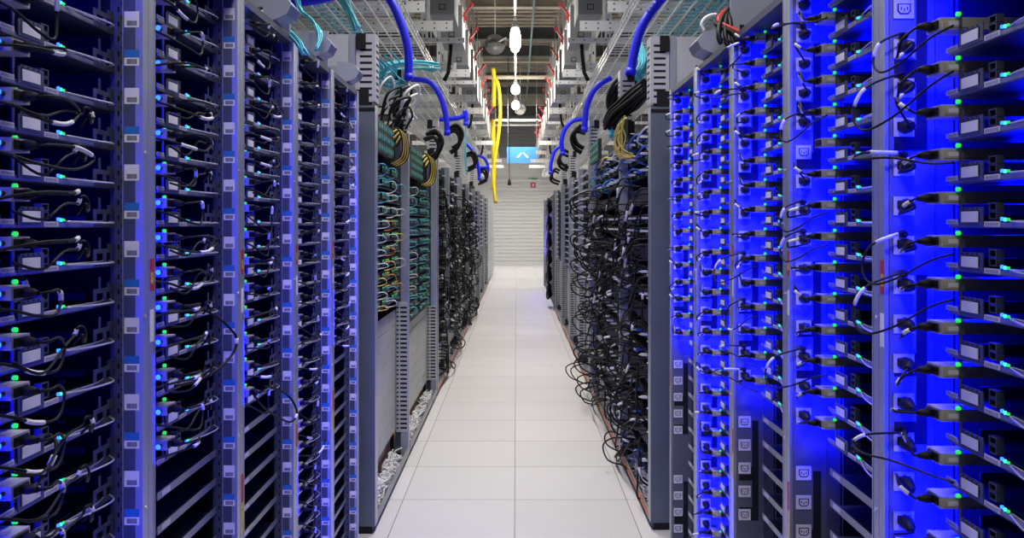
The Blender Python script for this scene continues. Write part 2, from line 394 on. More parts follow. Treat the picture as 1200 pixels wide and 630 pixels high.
# ------------------------------------------------------------------ server rack (local: front plane x=0, body towards -x, power end y=0, label end y=PITCH)
W = PITCH
def sticker_mb(blue):
    mb = MB(); mb.box(-.0135, .0135, -.0006, 0, 0, .0145, 'sticker_blue' if blue else 'sticker_white'); mb.box(-.0135, .0135, -.0006, 0, -.0145, 0, 'sticker_white')
    mb.box(-.009, .0095, -.0009, -.0006, -.0115, -.0025, 'barcode')
    return mb
def outlet_mb():
    mb = MB(); mb.box(-.018, .018, 0, .003, -.0165, .0165, 'white_plastic')
    hx = [(-.012, -.004), (-.007, -.0095), (.007, -.0095), (.012, -.004), (.012, .0095), (-.012, .0095)]
    mb.prism([(a, .003, b) for a, b in hx], (0, .0006, 0), 'hole')
    hx = [(-.0095, -.003), (-.006, -.007), (.006, -.007), (.0095, -.003), (.0095, .0075), (-.0095, .0075)]
    mb.prism([(a, .0036, b) for a, b in hx], (0, .0006, 0), 'white_plastic')
    for x in (-.0055, 0, .0055): mb.box(x - .001, x + .001, .0042, .0046, -.002 if x else -.0045, .004 if x else .001, 'hole')
    return mb
def lip_mb():
    mb = MB(); mb.box(-.0015, 0, 0, .33, 0, .016, 'steel'); mb.box(-.25, -.0015, 0, .33, 0, .0015, 'slate')
    mb.box(0, .001, .02, .06, .003, .013, 'tag')
    return mb
def make_rack(side, i, full):
    lr = 'left' if side < 0 else 'right'
    loc = (XL, 1.02 + PITCH * i, 0) if side < 0 else (XR, 1.495 + PITCH * i, 0)
    rz = 0 if side < 0 else PI
    t = thing('server_rack', 'tall grey server rack %s of the aisle, %s to the viewer, blue lights inside' % (lr, RANK[i]), 'server rack', loc, rz, 'server racks %s of the aisle' % lr)
    ZT = 2.06
    mb = MB()
    mb.box(-.058, -.001, W - .026, W - .0225, .06, ZT, 'rack_panel'); mb.box(-.78, -.058, W - .026, W - .0225, .06, ZT, 'black')  # rear part painted black to hold the rack interior in shade
    for k in range(70):                                                        # perforated rail
        z = .12 + k * .027
        mb.box(-.0445, -.0405, W - .0268, W - .026, z, z + .009, 'hole'); mb.box(-.0385, -.0365, W - .0266, W - .026, z + .013, z + .018, 'hole')
    mb.box(-.0345, -.033, W - .029, W - .026, .06, ZT, 'post_steel')
    obj('side_panel', mb, t)
    mb = MB(); mb.box(-.003, 0, W - .0225, W - .001, 0.02, ZT, 'post_steel'); mb.box(-.02, -.003, W - .004, W - .001, 0.02, ZT, 'post_steel')
    mb.box(-.012, 0.0012, W - .0262, W - .0225, .02, ZT, 'post_steel')
    for z in (.5, .97, 1.32, 1.62): mb.cyl((0, W - .012, z), (1, 0, 0), .0035, .002, 'wire', 8)
    obj('front_post', mb, t)
    mb = MB(); mb.box(-.003, 0, .001, .024, .02, ZT, 'post_steel'); mb.box(-.02, -.003, .001, .004, .02, ZT, 'post_steel'); mb.box(-.012, .0012, .024, .0272, .02, ZT, 'post_steel')
    fp = obj('front_post', mb, t)
    mb = MB(); mb.box(0, .0006, .006, .022, 1.365, 1.425, 'decal_red'); mb.box(.0006, .0009, .009, .019, 1.378, 1.40, 'decal_yellow'); obj('warning_decal', mb, fp, label='red warning decal')
    mb = MB(); mb.box(0, .0006, .006, .022, .80, .87, 'decal_red'); mb.box(0, .0006, .006, .022, .72, .80, 'decal_yellow'); obj('warning_decal', mb, fp, label='red and yellow warning decal')
    mb = MB(); mb.box(0, .0006, .006, .022, 1.27, 1.33, 'sticker_white'); obj('serial_sticker', mb, fp, label='white sticker')
    # power strip: broad grey panel facing the trays
    mb = MB(); mb.box(-.118, -.006, .004, .030, .06, ZT - .01, 'pdu'); mb.box(-.60, -.118, .004, .030, .06, ZT - .01, 'hole'); mb.box(-.088, -.085, .030, .036, .06, ZT - .01, 'pdu'); mb.box(-.125, -.122, .030, .033, .06, ZT - .01, 'steel')  # deep stretch painted black, standing in for shade between the trays
    for z in (.10, .60, 1.10, 1.62):
        mb.box(-.072, -.053, .030, .0312, z, z + .30, 'hole')
        mb.box(-.053, -.014, .030, .0312, z, z + .04, 'hole'); mb.box(-.053, -.014, .030, .0312, z + .12, z + .16, 'hole')
    ps = obj('power_strip', mb, t)
    nk = 28
    if side > 0:
        for k in range(nk):
            if k >= (nk if full else 15):
                if (k % 7) in (0, 1): continue
            z = 1.97 - TP * k + .038
            if k < (nk if full else 15): z = z - .0
            obj('power_outlet', tm('power_outlet', outlet_mb), ps, (-.030, .0300, z))
    mb = MB(); mb.box(-.78, -.003, .03, W - .026, ZT - .02, ZT, 'rack_panel'); obj('top_panel', mb, t)
    mb = MB(); mb.box(-.78, -.775, .001, W - .026, .06, ZT - .02, 'black'); obj('back_panel', mb, t)
    mb = MB(); mb.box(-.70, -.012, .006, W - .004, 0, .06, 'black'); obj('plinth', mb, t)
    if side < 0:
        for k in range(28):
            obj('shelf_sticker', tm('sticker_%d' % (k % 2), lambda: sticker_mb(k % 2)), t, (-.0185, W - .026, 2.0 - TP * k))
    if not full:
        for k in range(15, 28):
            obj('shelf_lip', tm('shelf_lip', lip_mb), t, (-.048, .15, 1.97 - TP * k))
    return t

LIGHTS = []
for side in (-1, 1):
    lr = 'left' if side < 0 else 'right'
    for i in range(5):
        full = i in (0, 3)
        make_rack(side, i, full)
        nt = 28 if full else 15
        shown = 0
        rz = 0 if side < 0 else PI
        for k in range(nt):
            z = 1.97 - TP * k
            if side < 0: org = Vector((XL, 1.02 + PITCH * i, 0)); loc = org + Vector((-.048, .15, z)); cl = org + Vector((0, 0, z)); ref = org + Vector((-.048, .42, z + .02))
            else: org = Vector((XR, 1.495 + PITCH * i, 0)); loc = org + Vector((.048, -.15, z)); cl = org + Vector((0, 0, z)); ref = org + Vector((.048, -.2, z + .02))
            q = pix(ref)
            q2 = pix(ref + Vector((0, 0, .04)))
            if q[1] < -8 or q2[1] > 640: continue
            o_ = ORD[shown]; shown += 1
            make_tray('open server tray, %s in view from the top, %s rack %s of aisle' % (o_, RANK[i], lr), 'server trays in the %s rack on the %s' % (RANK[i], lr), loc, rz, 1 if i < 3 else 0)
            if side < 0 or not (i == 1 and k in (5,)):
                make_cord('black power cord at the %s tray in view, %s rack %s of aisle' % (o_, RANK[i], lr), 'power cords in the %s rack on the %s' % (RANK[i], lr), cl, rz, side < 0)
            if i < 3 and rnd.random() < (.6 if side < 0 else .45):
                make_extra('thin black data cable before the %s tray in view, %s rack %s of aisle' % (o_, RANK[i], lr), 'data cables in the %s rack on the %s' % (RANK[i], lr), cl, rz, side < 0)
        # the blue status lights of the column of power supplies shine on the power strip
        z0, z1 = (.06, 2.02) if full else (.97, 2.02)
        L = bpy.data.lights.new('blue_light', 'AREA'); L.shape = 'RECTANGLE'; L.size = .05; L.size_y = z1 - z0; L.color = (.0, .001, 1.0); L.energy = 8.0 * (z1 - z0); L.spread = math.radians(150)
        lo = bpy.data.objects.new('blue_light', L); COL.objects.link(lo)
        yl = .125
        lo.location = (org.x + side * .085, org.y + (yl if side < 0 else -yl), (z0 + z1) / 2)
        lo.rotation_euler = (PI / 2, 0, 0 if side > 0 else 0)
        # area light looks along its -Z; turn it to face the power strip
        d = Vector((0, -1, 0)) if side < 0 else Vector((0, 1, 0))
        lo.rotation_euler = d.to_track_quat('-Z', 'Z').to_euler()
        LIGHTS.append(lo)
        if True:          # added blue fill off the power strip, brightening trays and labels
            L2 = L.copy(); L2.energy = (2.7 if side < 0 else 2.2) * (z1 - z0); L2.spread = math.radians(110); l2 = bpy.data.objects.new('blue_light', L2); COL.objects.link(l2)
            l2.location = (org.x + side * .085, org.y - side * .045, (z0 + z1) / 2); l2.rotation_euler = Vector((-.25 * side, -side, 0)).to_track_quat('-Z', 'Z').to_euler()
# ------------------------------------------------------------------ network racks (d = depth away from the aisle, s = side)
class SB(MB):
    def __init__(q, s): super().__init__(); q.s = s
    def bd(q, d0, d1, y0, y1, z0, z1, mt): return q.box(q.s*d0, q.s*d1, y0, y1, z0, z1, mt)
    def td(q, P, r, mt, n=6): return q.tube([(q.s*p[0], p[1], p[2]) for p in P], r, mt, n)
def XF(s): return XL if s < 0 else XR
LRN = {-1: 'left', 1: 'right'}
NB = {-1: 0, 1: 0}
def network_rack(s, y0, y1, label, panel=True, ztop=2.06, fill=None, duct=None, trough=True, postw=.05, cat='network rack', shade='end_grey', lip='orange'):
    L = y1 - y0
    t = thing('network_rack', label, cat, (XF(s), y0, 0), 0, 'network racks %s of the aisle' % LRN[s])
    if panel:
        b = SB(s); b.bd(0, .092, 0, .06, .035, ztop, shade); b.bd(-.002, 0, 0, .07, .035, ztop, 'post_steel'); b.bd(.0, .09, -.002, 0, ztop - .03, ztop - .012, 'black')
        obj('end_panel', b, t)
        b = SB(s); b.bd(.012, .092, .0, .06, 0, .035, 'black'); obj('foot', b, t)
    b = SB(s); b.bd(0, .05, L - postw, L - .003, .035, ztop, 'post_steel'); b.bd(.05, .09, L - .012, L - .003, .035, ztop, 'end_grey'); obj('front_post', b, t)
    b = SB(s); b.bd(.10, .80, .062 if panel else 0, L - .003, ztop - .02, ztop, 'panel_grey'); obj('top_panel', b, t)
    b = SB(s); b.bd(.79, .80, 0, L - .003, .04, ztop - .02, 'black'); obj('back_panel', b, t)
    b = SB(s); b.bd(.10, .78, L - .012, L - .003, .04, ztop - .02, 'dark_metal'); obj('side_panel', b, t)
    b = SB(s); b.bd(.02, .70, .062 if panel else 0, L - postw - .004, 0, .03, 'black'); obj('plinth', b, t)
    ya = .072 if panel else .004; yb = L - postw - .006
    if fill:
        z = fill[0]
        while z < fill[1] - .05:
            b = SB(s); b.bd(.078, .081, ya, yb - (.0 if not duct else .02), z + .001, min(z + .0925, fill[1]), 'filler'); obj('filler_panel', b, t); z += .0945
    if duct:
        b = SB(s); b.bd(.004, .075, yb - .014, yb, duct[0], duct[1], 'filler')
        z = duct[0] + .02
        while z < duct[1] - .02:
            b.bd(.008, .05, yb - .016, yb - .014, z, z + .012, 'hole'); z += .028
        z = duct[0] + .02
        while z < duct[1] - .02:                 # the duct's slotted cover in the bay
            b.bd(.060, .072, yb - .016, yb - .014, z, z + .012, 'dark_metal'); z += .028
        obj('finger_duct', b, t)
    if trough:
        b = SB(s); b.bd(.0, .003, ya, yb, .034, .085, 'steel'); b.bd(.003, .12, ya, yb, .032, .036, 'steel'); b.bd(.117, .12, ya, yb, .036, .16, 'steel')
        o = obj('base_trough', b, t)
        b = SB(s)
        if lip == 'orange': b.bd(-.003, -.0, ya, yb, .036, .062, 'orange')
        else: b.bd(.1145, .117, ya, yb, .06, .09, 'orange')
        obj('orange_strip', b, o, label='orange strip')
        b = SB(s); b.bd(.1145, .1168, ya + .04, ya + .30, .10, .15, 'decal_yellow'); obj('warning_decal', b, o, label='yellow warning decal')
    return t
SWM = {}
def switch_meshes(s, L, style):
    key = (s, round(L, 2), style)
    if key in SWM: return SWM[key]
    r = random.Random(hash(style) % 7 + int(L * 100)); r = random.Random(int(L * 100) + len(style))
    ch = SB(s); pb = []; ld = SB(s)
    if style == 'patch':
        ch.bd(.06, .55, 0, L, 0, .052, 'switch_body'); ch.bd(.052, .075, 0, L, -.004, 0, 'steel')
        for k in range(3):
            b = SB(s); y = L * (.06 + .30 * k)
            b.bd(.045, .0598, y, y + L * .24, .010, .046, 'black')
            for j in range(5): b.bd(.0445, .045, y + .01 + j * L * .046, y + .01 + j * L * .046 + L * .03, .014, .026, 'green_port'); b.bd(.0445, .045, y + .01 + j * L * .046, y + .01 + j * L * .046 + L * .03, .030, .042, 'steel')
            pb.append(('port_block', b.mesh('port_block')))
            ld.bd(.042, .0442, y + .02, y + .03, .036, .043, 'led_green'); ld.bd(.042, .0442, y + L * .10, y + L * .10 + .012, .038, .044, 'led_green'); ld.bd(.042, .0442, y + L * .16, y + L * .16 + .01, .036, .042, 'led_amber' if k == 1 else 'led_green')
    elif style == 'teal':
        ch.bd(.06, .55, 0, L, 0, .052, 'switch_body'); ch.bd(.052, .075, 0, L, -.004, 0, 'dull_teal')
        for k in range(2):
            b = SB(s); y = L * (.06 + .46 * k); b.bd(.045, .0598, y, y + L * .38, .010, .046, 'switch_body')
            for j in range(6): b.bd(.0445, .045, y + .01 + j * L * .06, y + .01 + j * L * .06 + L * .04, .014, .040, 'green_port' if j % 2 else 'black')
            pb.append(('port_block', b.mesh('port_block')))
            ld.bd(.042, .0442, y + .05, y + .062, .038, .044, 'led_cyan'); ld.bd(.042, .0442, y + .25, y + .262, .038, .044, 'led_green')
    elif style == 'ribbed':
        ch.bd(.065, .55, 0, L, 0, .088, 'switch_body')
        n = int(L / .024)
        b = SB(s)
        for j in range(n): b.bd(.058, .0648, j * .024 + .004, j * .024 + .012, .01, .08, 'dark_metal' if j % 3 else 'steel')
        pb.append(('vent_ribs', b.mesh('vent_ribs')))
        ld.bd(.062, .0648, .06, .07, .081, .087, 'led_green')
    else:                                                           # 'white': ports with white plug tails
        ch.bd(.065, .55, 0, L, 0, .05, 'switch_body'); ch.bd(.050, .0648, 0, L, .044, .05, 'dark_metal')
        n = max(4, int(L / .075)) if style == 'white' else 7
        b = SB(s) if style == 'white' else ch
        for j in range(n):
            y = (j + .2) * L / n; b.bd(.058, .0648, y, y + .045, .006, .020, 'green_port' if j % 4 == 1 else 'black'); b.bd(.058, .0648, y, y + .045, .024, .040, 'black')
        if style == 'white': pb.append(('port_block', b.mesh('port_block')))
        for j in range(n):
            if r.random() < (.36 if style == 'white' else .45):
                y = (j + r.uniform(.1, .7)) * L / n; b = SB(s); wide = r.choice([.026, .030, .045]); b.bd(.022, .0578, y, y + wide, .025, .037, 'white_plastic' if r.random() < .85 else 'blue_plug'); b.bd(.010, .022, y + wide * .3, y + wide * .7, .028, .034, 'white_plastic'); pb.append(('plug', b.mesh('plug')))
        ld.bd(.062, .0648, .05, .058, .040, .0436, 'led_green'); ld.bd(.062, .0648, L * .6, L * .6 + .008, .040, .0436, 'led_green')
    SWM[key] = (ch.mesh('chassis'), pb, ld.mesh('port_lights'))
    return SWM[key]
def add_switch(s, y, L, z, style, label, group, full=True):
    ch, pb, ld = switch_meshes(s, L, style)
    t = thing('network_switch', label, 'network switch', (XF(s), y, z), 0, group)
    obj('chassis', ch, t); pl = None
    for nm, me in pb: pl = obj(nm, me, t)
    obj('port_lights', ld, t, label='green port lights')
    return t
def cable(P, r, mt, label, group, name='patch_cable', cat='cable', n=5, seg=5, marker=0):
    Q = spline(P, seg); b = MB(); b.tube(Q, r, mt, n); o = tag(obj(name, b), label, cat, group)
    if marker:
        i = min(len(Q) - 4, max(1, int(len(Q) * marker))); b = MB(); b.tube(Q[i:i + 3], r * 1.4, 'white_plastic', 6); obj('cable_marker', b, o, label='white sleeve')
    return o

def patch_panel(s, y, L, z, h, label):
    t = thing('patch_bay', label, 'patch bay', (XF(s), y, z), 0)
    b = SB(s); b.bd(.004, .03, 0, L, 0, h, 'switch_body'); obj('panel_body', b, t)
    b = SB(s); nr = max(2, int(h / .05)); nc = max(3, int(L / .07))
    for i in range(nr):
        for j in range(nc):
            yy = (j + .2) * L / nc; zz = (i + .2) * h / nr
            b.bd(-.001, .004, yy, yy + L / nc * .6, zz, zz + h / nr * .6, 'green_port'); b.bd(-.004, -.001, yy + L / nc * .1, yy + L / nc * .35, zz + .008, zz + .02, 'teal_cable' if (i + j) % 2 else 'steel')
    obj('port_grid', b, t, label='green grid of ports')
    return t

# left side, first pair of racks
network_rack(-1, 3.98, 5.28, 'network rack left of the aisle just past the blue server racks, grey end panel', fill=(.20, 1.00), duct=(.18, 1.00), lip='steel')
network_rack(-1, 5.30, 7.12, 'second network rack left of the aisle, teal-lit switches above blank panels', panel=False, fill=(.16, .79), duct=(.16, .79), lip='steel')
for k in range(11):
    add_switch(-1, 4.06, 1.15, 1.76 - .073 * k, 'patch', 'flat switch with green lights, %s from top in first left network rack' % ORD[k], 'switches in the first network rack on the left')
for k in range(13):
    add_switch(-1, 5.32, 1.70, 1.70 - .073 * k, 'teal', 'flat teal-edged switch, %s from top in second left network rack' % ORD[k], 'switches in the second network rack on the left')
patch_panel(-1, 4.08, .52, 1.85, .16, 'green patch panel at the top of the first left network rack')
patch_panel(-1, 5.33, .70, 1.80, .20, 'green patch panel at the top of the second left network rack')
r = random.Random(11)
cols = ['white_plastic', 'white_plastic', 'orange_cable', 'yellow_cable', 'teal_cable']
cname = {'white_plastic': 'white', 'orange_cable': 'orange', 'yellow_cable': 'yellow', 'teal_cable': 'teal'}
for k in range(11):
    for j in range(3 if k % 2 else 2):
        y = 4.06 + 1.15 * (.14 + .30 * j + r.uniform(-.05, .05)); z = 1.76 - .073 * k + .03; c = r.choice(cols); w = r.uniform(.03, .09); dr = r.uniform(.012, .04)
        P = [(XL - .043, y, z), (XL + .0, y + .01, z + .006), (XL + .016, y + w * .5, z - dr * .3), (XL + .01, y + w, z - dr), (XL - .02, y + w + .02, z - dr * 1.5), (XL - .045, y + w - .02, z - dr * 1.6)]
        cable(P, .0026, c, 'thin %s patch cable looping over the green-lit switches of the first left network rack' % cname[c], 'thin %s patch cables on the left' % cname[c])
for k in range(12):
    for j in range(2):
        y = 5.4 + 1.55 * (.1 + .45 * j + r.uniform(-.08, .08)); z = 1.70 - .073 * k + .03; w = r.uniform(.03, .10); dr = r.uniform(.012, .045)
        P = [(XL - .043, y, z), (XL + .0, y + .01, z + .006), (XL + .016, y + w * .5, z - dr * .3), (XL + .01, y + w, z - dr), (XL - .02, y + w + .02, z - dr * 1.5), (XL - .045, y + w - .02, z - dr * 1.6)]
        c = 'teal_cable' if r.random() < .6 else 'white_plastic'
        cable(P, .0026, c, 'thin %s patch cable looping over the teal switches of the second left network rack' % cname[c], 'thin %s patch cables on the second left rack' % cname[c])
for j in range(7):                                       # yellow and black loops beside the patch panels
    y = 4.62 + .045 * j; P = [(XL - .02, y - .05, 2.0 - .01 * j), (XL + .02, y, 2.02), (XL + .035, y + .07, 1.95), (XL + .02, y + .08, 1.87), (XL - .03, y + .02, 1.83)]
    c = 'yellow_cable' if j % 2 else 'black_cable'
    cable(P, .005, c, '%s cable looping beside the green patch panel on the first left network rack' % ('yellow' if j % 2 else 'black'), 'loops by the first left patch panel')
for j in range(7):
    y = 6.08 + .07 * j; P = [(XL - .02, y - .08, 1.98 - .01 * j), (XL + .02, y, 2.0), (XL + .04, y + .10, 1.92), (XL + .02, y + .12, 1.82), (XL - .03, y + .03, 1.78)]
    c = 'yellow_cable' if j % 2 else 'black_cable'
    cable(P, .006, c, '%s cable looping beside the green patch panel on the second left network rack' % ('yellow' if j % 2 else 'black'), 'loops by the second left patch panel')
def tangle(s, y0, y1, n, label, mt='white_plastic'):
    b = SB(s); q = random.Random(int(y0 * 10))
    for i in range(n):
        y = q.uniform(y0, y1 - .12); P = [(q.uniform(.015, .10), y + q.uniform(-.02, .02), .045 + q.uniform(0, .01))]
        for k in range(4): P.append((q.uniform(.012, .105), y + .03 * k + q.uniform(-.02, .03), q.uniform(.045, .10)))
        b.td(spline(P, 3), .0042, mt, 4)
    return tag(obj('cable_tangle', b, None, (XF(s), 0, 0)), label, 'cables', kind='stuff')
tangle(-1, 4.10, 5.20, 75, 'tangle of white cables in the floor trough of the first left network rack')
tangle(-1, 5.34, 7.04, 80, 'tangle of white cables in the floor trough of the second left network rack')

# right side, first pair: black cable looms
network_rack(1, 4.03, 5.28, 'network rack right of the aisle just past the blue server racks, hung with black cables')
network_rack(1, 5.30, 7.38, 'second network rack right of the aisle, behind a tangle of black cables', panel=False)
tangle(1, 4.12, 5.20, 60, 'tangle of pale cables in the floor trough of the first right network rack')
tangle(1, 5.34, 7.30, 60, 'tangle of pale cables in the floor trough of the second right network rack')
rows = [(1.93,'white'),(1.84,'white'),(1.75,'white'),(1.60,'ribbed'),(1.49,'white'),(1.42,'white'),(1.29,'ribbed'),(1.20,'white'),(1.08,'white'),(.95,'ribbed'),(.86,'white'),(.75,'white'),(.62,'ribbed'),(.52,'white'),(.40,'white'),(.27,'ribbed'),(.18,'white')]
for k, (z, st) in enumerate(rows):
    add_switch(1, 4.11, 1.10, z, st, 'dark switch, %s from top in first right network rack' % ORD[k], 'switches in the first network rack on the right')
    add_switch(1, 5.32, 1.98, z, st, 'dark switch, %s from top in second right network rack' % ORD[k], 'switches in the second network rack on the right')
def loom(s, X, y0, y1, z0, z1, n, seed, label, group, rad=.0052, out=1.0, far=.0, name='hanging_cable'):
    q = random.Random(seed)
    for i in range(n):
        z = q.uniform(z0, z1); ya = q.uniform(y0, y1 - .15); ye = min(y1 + far, ya + q.uniform(.25, .9)); dr = q.uniform(.05, .22); o = q.uniform(.01, .055) * out
        ze = max(.07, z - dr)
        def p(d, y, zz): return (X + s * d, y, max(.05, zz))
        k = q.random()
        if k < .55:      # droops along the rack and back into a lower row
            P = [p(.06, ya, z), p(-o * .6, ya + .03, z - .005), p(-o, ya + (ye - ya) * .35, z - dr * .55), p(-o * 1.1, ya + (ye - ya) * .7, z - dr * 1.1), p(-o * .4, ye - .02, ze - .02), p(.055, ye, ze)]
        elif k < .8:     # round loop hanging out over the aisle
            R_ = q.uniform(.05, .10); yc = q.uniform(y0 + .5 * (y1 - y0), y1 + far)
            P = [p(.06, yc - .15, z), p(-.0, yc - .10, z + .01), p(-o - .02, yc, z + .012), p(-o - R_ * .9 * out, yc + R_ * .8, z - R_ * .5), p(-o - R_ * .6 * out, yc + R_, z - R_ * 1.5), p(-o * .4, yc + R_ * .5, z - R_ * 2.0), p(.0, yc - .03, z - R_ * 1.7), p(.05, yc - .06, z - R_ * 1.5)]
        else:            # hangs almost straight down
            P = [p(.06, ya, z), p(-o * .5, ya + .01, z - .01), p(-o * .7, ya + .04, z - dr * .5), p(-o * .5, ya + .07, z - dr * 1.2), p(.05, ya + .09, z - dr * 1.6)]
        cable(P, rad, 'black_cable', label, group, name, n=5, seg=4, marker=(q.choice([.15, .3, .7, .8]) if q.random() < .4 else 0))
loom(1, XR, 4.15, 5.22, .16, 1.78, 95, 21, 'black cable in the tangle on the first right network rack', 'black cables on the first right network rack')
loom(1, XR, 5.34, 7.32, .16, 1.78, 105, 22, 'black cable looping out from the second right network rack over the aisle', 'black cables on the second right network rack', .0058, 1.5, .1)
q = random.Random(5)
for i in range(16):
    ya = q.uniform(4.15, 7.2); z = q.choice([1.97, 1.88, 1.79]) ; c = q.choice(['yellow_cable', 'blue_plug', 'teal_cable', 'white_plastic', 'blue_plug'])
    P = [(XR + .06, ya, z), (XR + .01, ya + .02, z + .01), (XR - .015, ya + .09, z - .02), (XR - .01, ya + .2, z - .05), (XR + .05, ya + .26, z - .07)]
    cn = {'yellow_cable': 'yellow', 'blue_plug': 'blue', 'teal_cable': 'teal', 'white_plastic': 'white'}[c]
    cable(P, .0055, c, '%s patch cable drooping across the upper switches right of the aisle' % cn, '%s patch cables on the upper right switches' % cn)
# open patch frames at the top of the right racks, yellow cables beside
t1 = patch_panel(1, 4.82, .40, 1.98, .14, 'green patch panel with yellow cables at the top of the first right network rack')
t2 = patch_panel(1, 6.3, .7, 1.98, .16, 'green patch panel at the top of the second right network rack')
t1.location.x = XR - .035; t2.location.x = XR - .035
for j in range(8):
    y = 4.66 + .055 * j; e = q.uniform(-.015, .015); P = [(XR - .03, y, 2.10 + e), (XR - .05 + e, y + .02, 2.06), (XR - .05 - e, y + .04 + e, 1.98), (XR - .04 + e, y + .03 - e, 1.90 + e), (XR + .02, y, 1.88 + e)]
    cable(P, .0034, 'yellow_cable', 'yellow cable hanging over the green patch panel of the first right network rack', 'yellow cables on the right')

# racks further along
FAR = []
def far_rack(s, y0, y1, name, nsw, ztop, z0, dz, panel=True, style='far', shade='end_grey'):
    network_rack(s, y0, y1, name + ' with grey end panel' if panel else name, panel=panel, trough=True, duct=(.12, z0 - dz * nsw + dz - .012), fill=(.12, z0 - dz * nsw + dz - .02), ztop=ztop, shade=shade)
    for k in range(nsw):
        add_switch(s, y0 + .075, y1 - y0 - .14, z0 - dz * k, style, 'switch with white plugs, %s from top in %s' % (ORD[k], name), 'switches in the ' + name)
far_rack(-1, 7.16, 8.45, 'third network rack left of the aisle', 13, 2.06, 1.93, .13)
far_rack(-1, 8.50, 10.2, 'fourth network rack left of the aisle', 13, 2.06, 1.93, .13, panel=False)
far_rack(-1, 10.25, 11.9, 'fifth network rack left of the aisle', 13, 2.06, 1.93, .13)
far_rack(-1, 11.95, 13.5, 'sixth network rack left of the aisle', 13, 2.06, 1.93, .13, panel=False)
far_rack(-1, 13.55, 15.5, 'seventh network rack left of the aisle', 12, 2.10, 1.95, .085)
far_rack(-1, 15.55, 17.6, 'eighth network rack left of the aisle', 12, 2.10, 1.95, .085)
far_rack(-1, 17.65, 19.9, 'ninth network rack left of the aisle', 12, 2.10, 1.95, .085)
far_rack(1, 7.42, 8.75, 'third network rack right of the aisle', 14, 2.06, 1.95, .08)
far_rack(1, 8.80, 10.2, 'fourth network rack right of the aisle', 14, 2.06, 1.95, .08, panel=False)
far_rack(1, 10.25, 12.0, 'fifth network rack right of the aisle', 14, 2.06, 1.95, .08)
far_rack(1, 12.05, 14.1, 'sixth network rack right of the aisle', 14, 2.06, 1.95, .08)
loom(-1, XL, 7.28, 10.1, .14, 1.80, 120, 31, 'black cable in the dense tangle on the third and fourth left network racks', 'black cables on the third and fourth left network racks', .0065, 1.1, .1, 'looped_cable')
loom(-1, XL, 10.4, 13.4, .14, 1.80, 70, 32, 'black cable in the tangle on the fifth and sixth left network racks', 'black cables on the fifth and sixth left network racks', .008, 1.2, .1, 'looped_cable')
# dark server rack with violet glow and black cable drums, far right
t = thing('server_rack', 'far server rack right of the aisle glowing violet blue behind black cable coils', 'server rack', (XR, 14.2, 0))
b = SB(1); b.bd(.02, .75, 0, 5.3, .03, 2.02, 'dark_metal'); obj('cabinet', b, t)
b = SB(1)
for i in range(9):
    for j in range(24): b.bd(.004, .0198, .15 + i * .56, .60 + i * .56, .14 + j * .077, .20 + j * .077, 'pdu')
obj('server_fronts', b, t)
b = SB(1); b.bd(-.01, .02, 5.24, 5.3, .03, 2.06, 'post_steel'); b.bd(-.01, .02, 0, .05, .03, 2.06, 'end_grey'); obj('front_post', b, t)
b = SB(1); b.bd(.03, .70, .02, 5.28, 0, .03, 'black'); obj('plinth', b, t)
for i in range(6):
    b = MB(); zc = 1.80 - i * .30
    for k in range(5):
        q = random.Random(i * 9 + k); Rr = .10 + .012 * k
        b.tube([(XR - .045 - .012 * k + .012 * math.sin(a * 2), 14.75 + Rr * 1.9 * math.cos(a), zc + Rr * math.sin(a)) for a in [2 * PI * m / 14 for m in range(15)]], .016, 'black_cable', 5)
    tag(obj('cable_coil', b), 'coil of black cable on the far violet rack, %s from the top' % ORD[i], 'cable coil', 'black cable coils on the far right rack')
L = bpy.data.lights.new('violet_light', 'AREA'); L.shape = 'RECTANGLE'; L.size = .05; L.size_y = 1.9; L.color = (.08, .05, 1.0); L.energy = 15; L.spread = math.radians(170)
lo = bpy.data.objects.new('violet_light', L); COL.objects.link(lo); lo.location = (XR - .10, 19.2, 1.0); lo.rotation_euler = Vector((.55, -1, 0)).to_track_quat('-Z', 'Z').to_euler()
# pale closed cabinet at the far left end
t = thing('equipment_cabinet', 'pale grey closed cabinet at the far end of the left rack row', 'cabinet', (XL, 20.0, 0))
b = SB(-1); b.bd(.02, .8, .0, 5.0, .05, 2.02, 'light_grey'); obj('cabinet_body', b, t)
for k in range(4):
    b = SB(-1); b.bd(.003, .0198, .03 + 1.24 * k, 1.22 + 1.24 * k, .08, 1.98, 'light_grey'); dd = obj('door', b, t)
    b = SB(-1); b.bd(-.004, .003, 1.12 + 1.24 * k, 1.15 + 1.24 * k, .98, 1.08, 'steel'); obj('door_handle', b, dd)
b = SB(-1); b.bd(.05, .75, .05, 4.95, 0, .05, 'black'); obj('plinth', b, t)

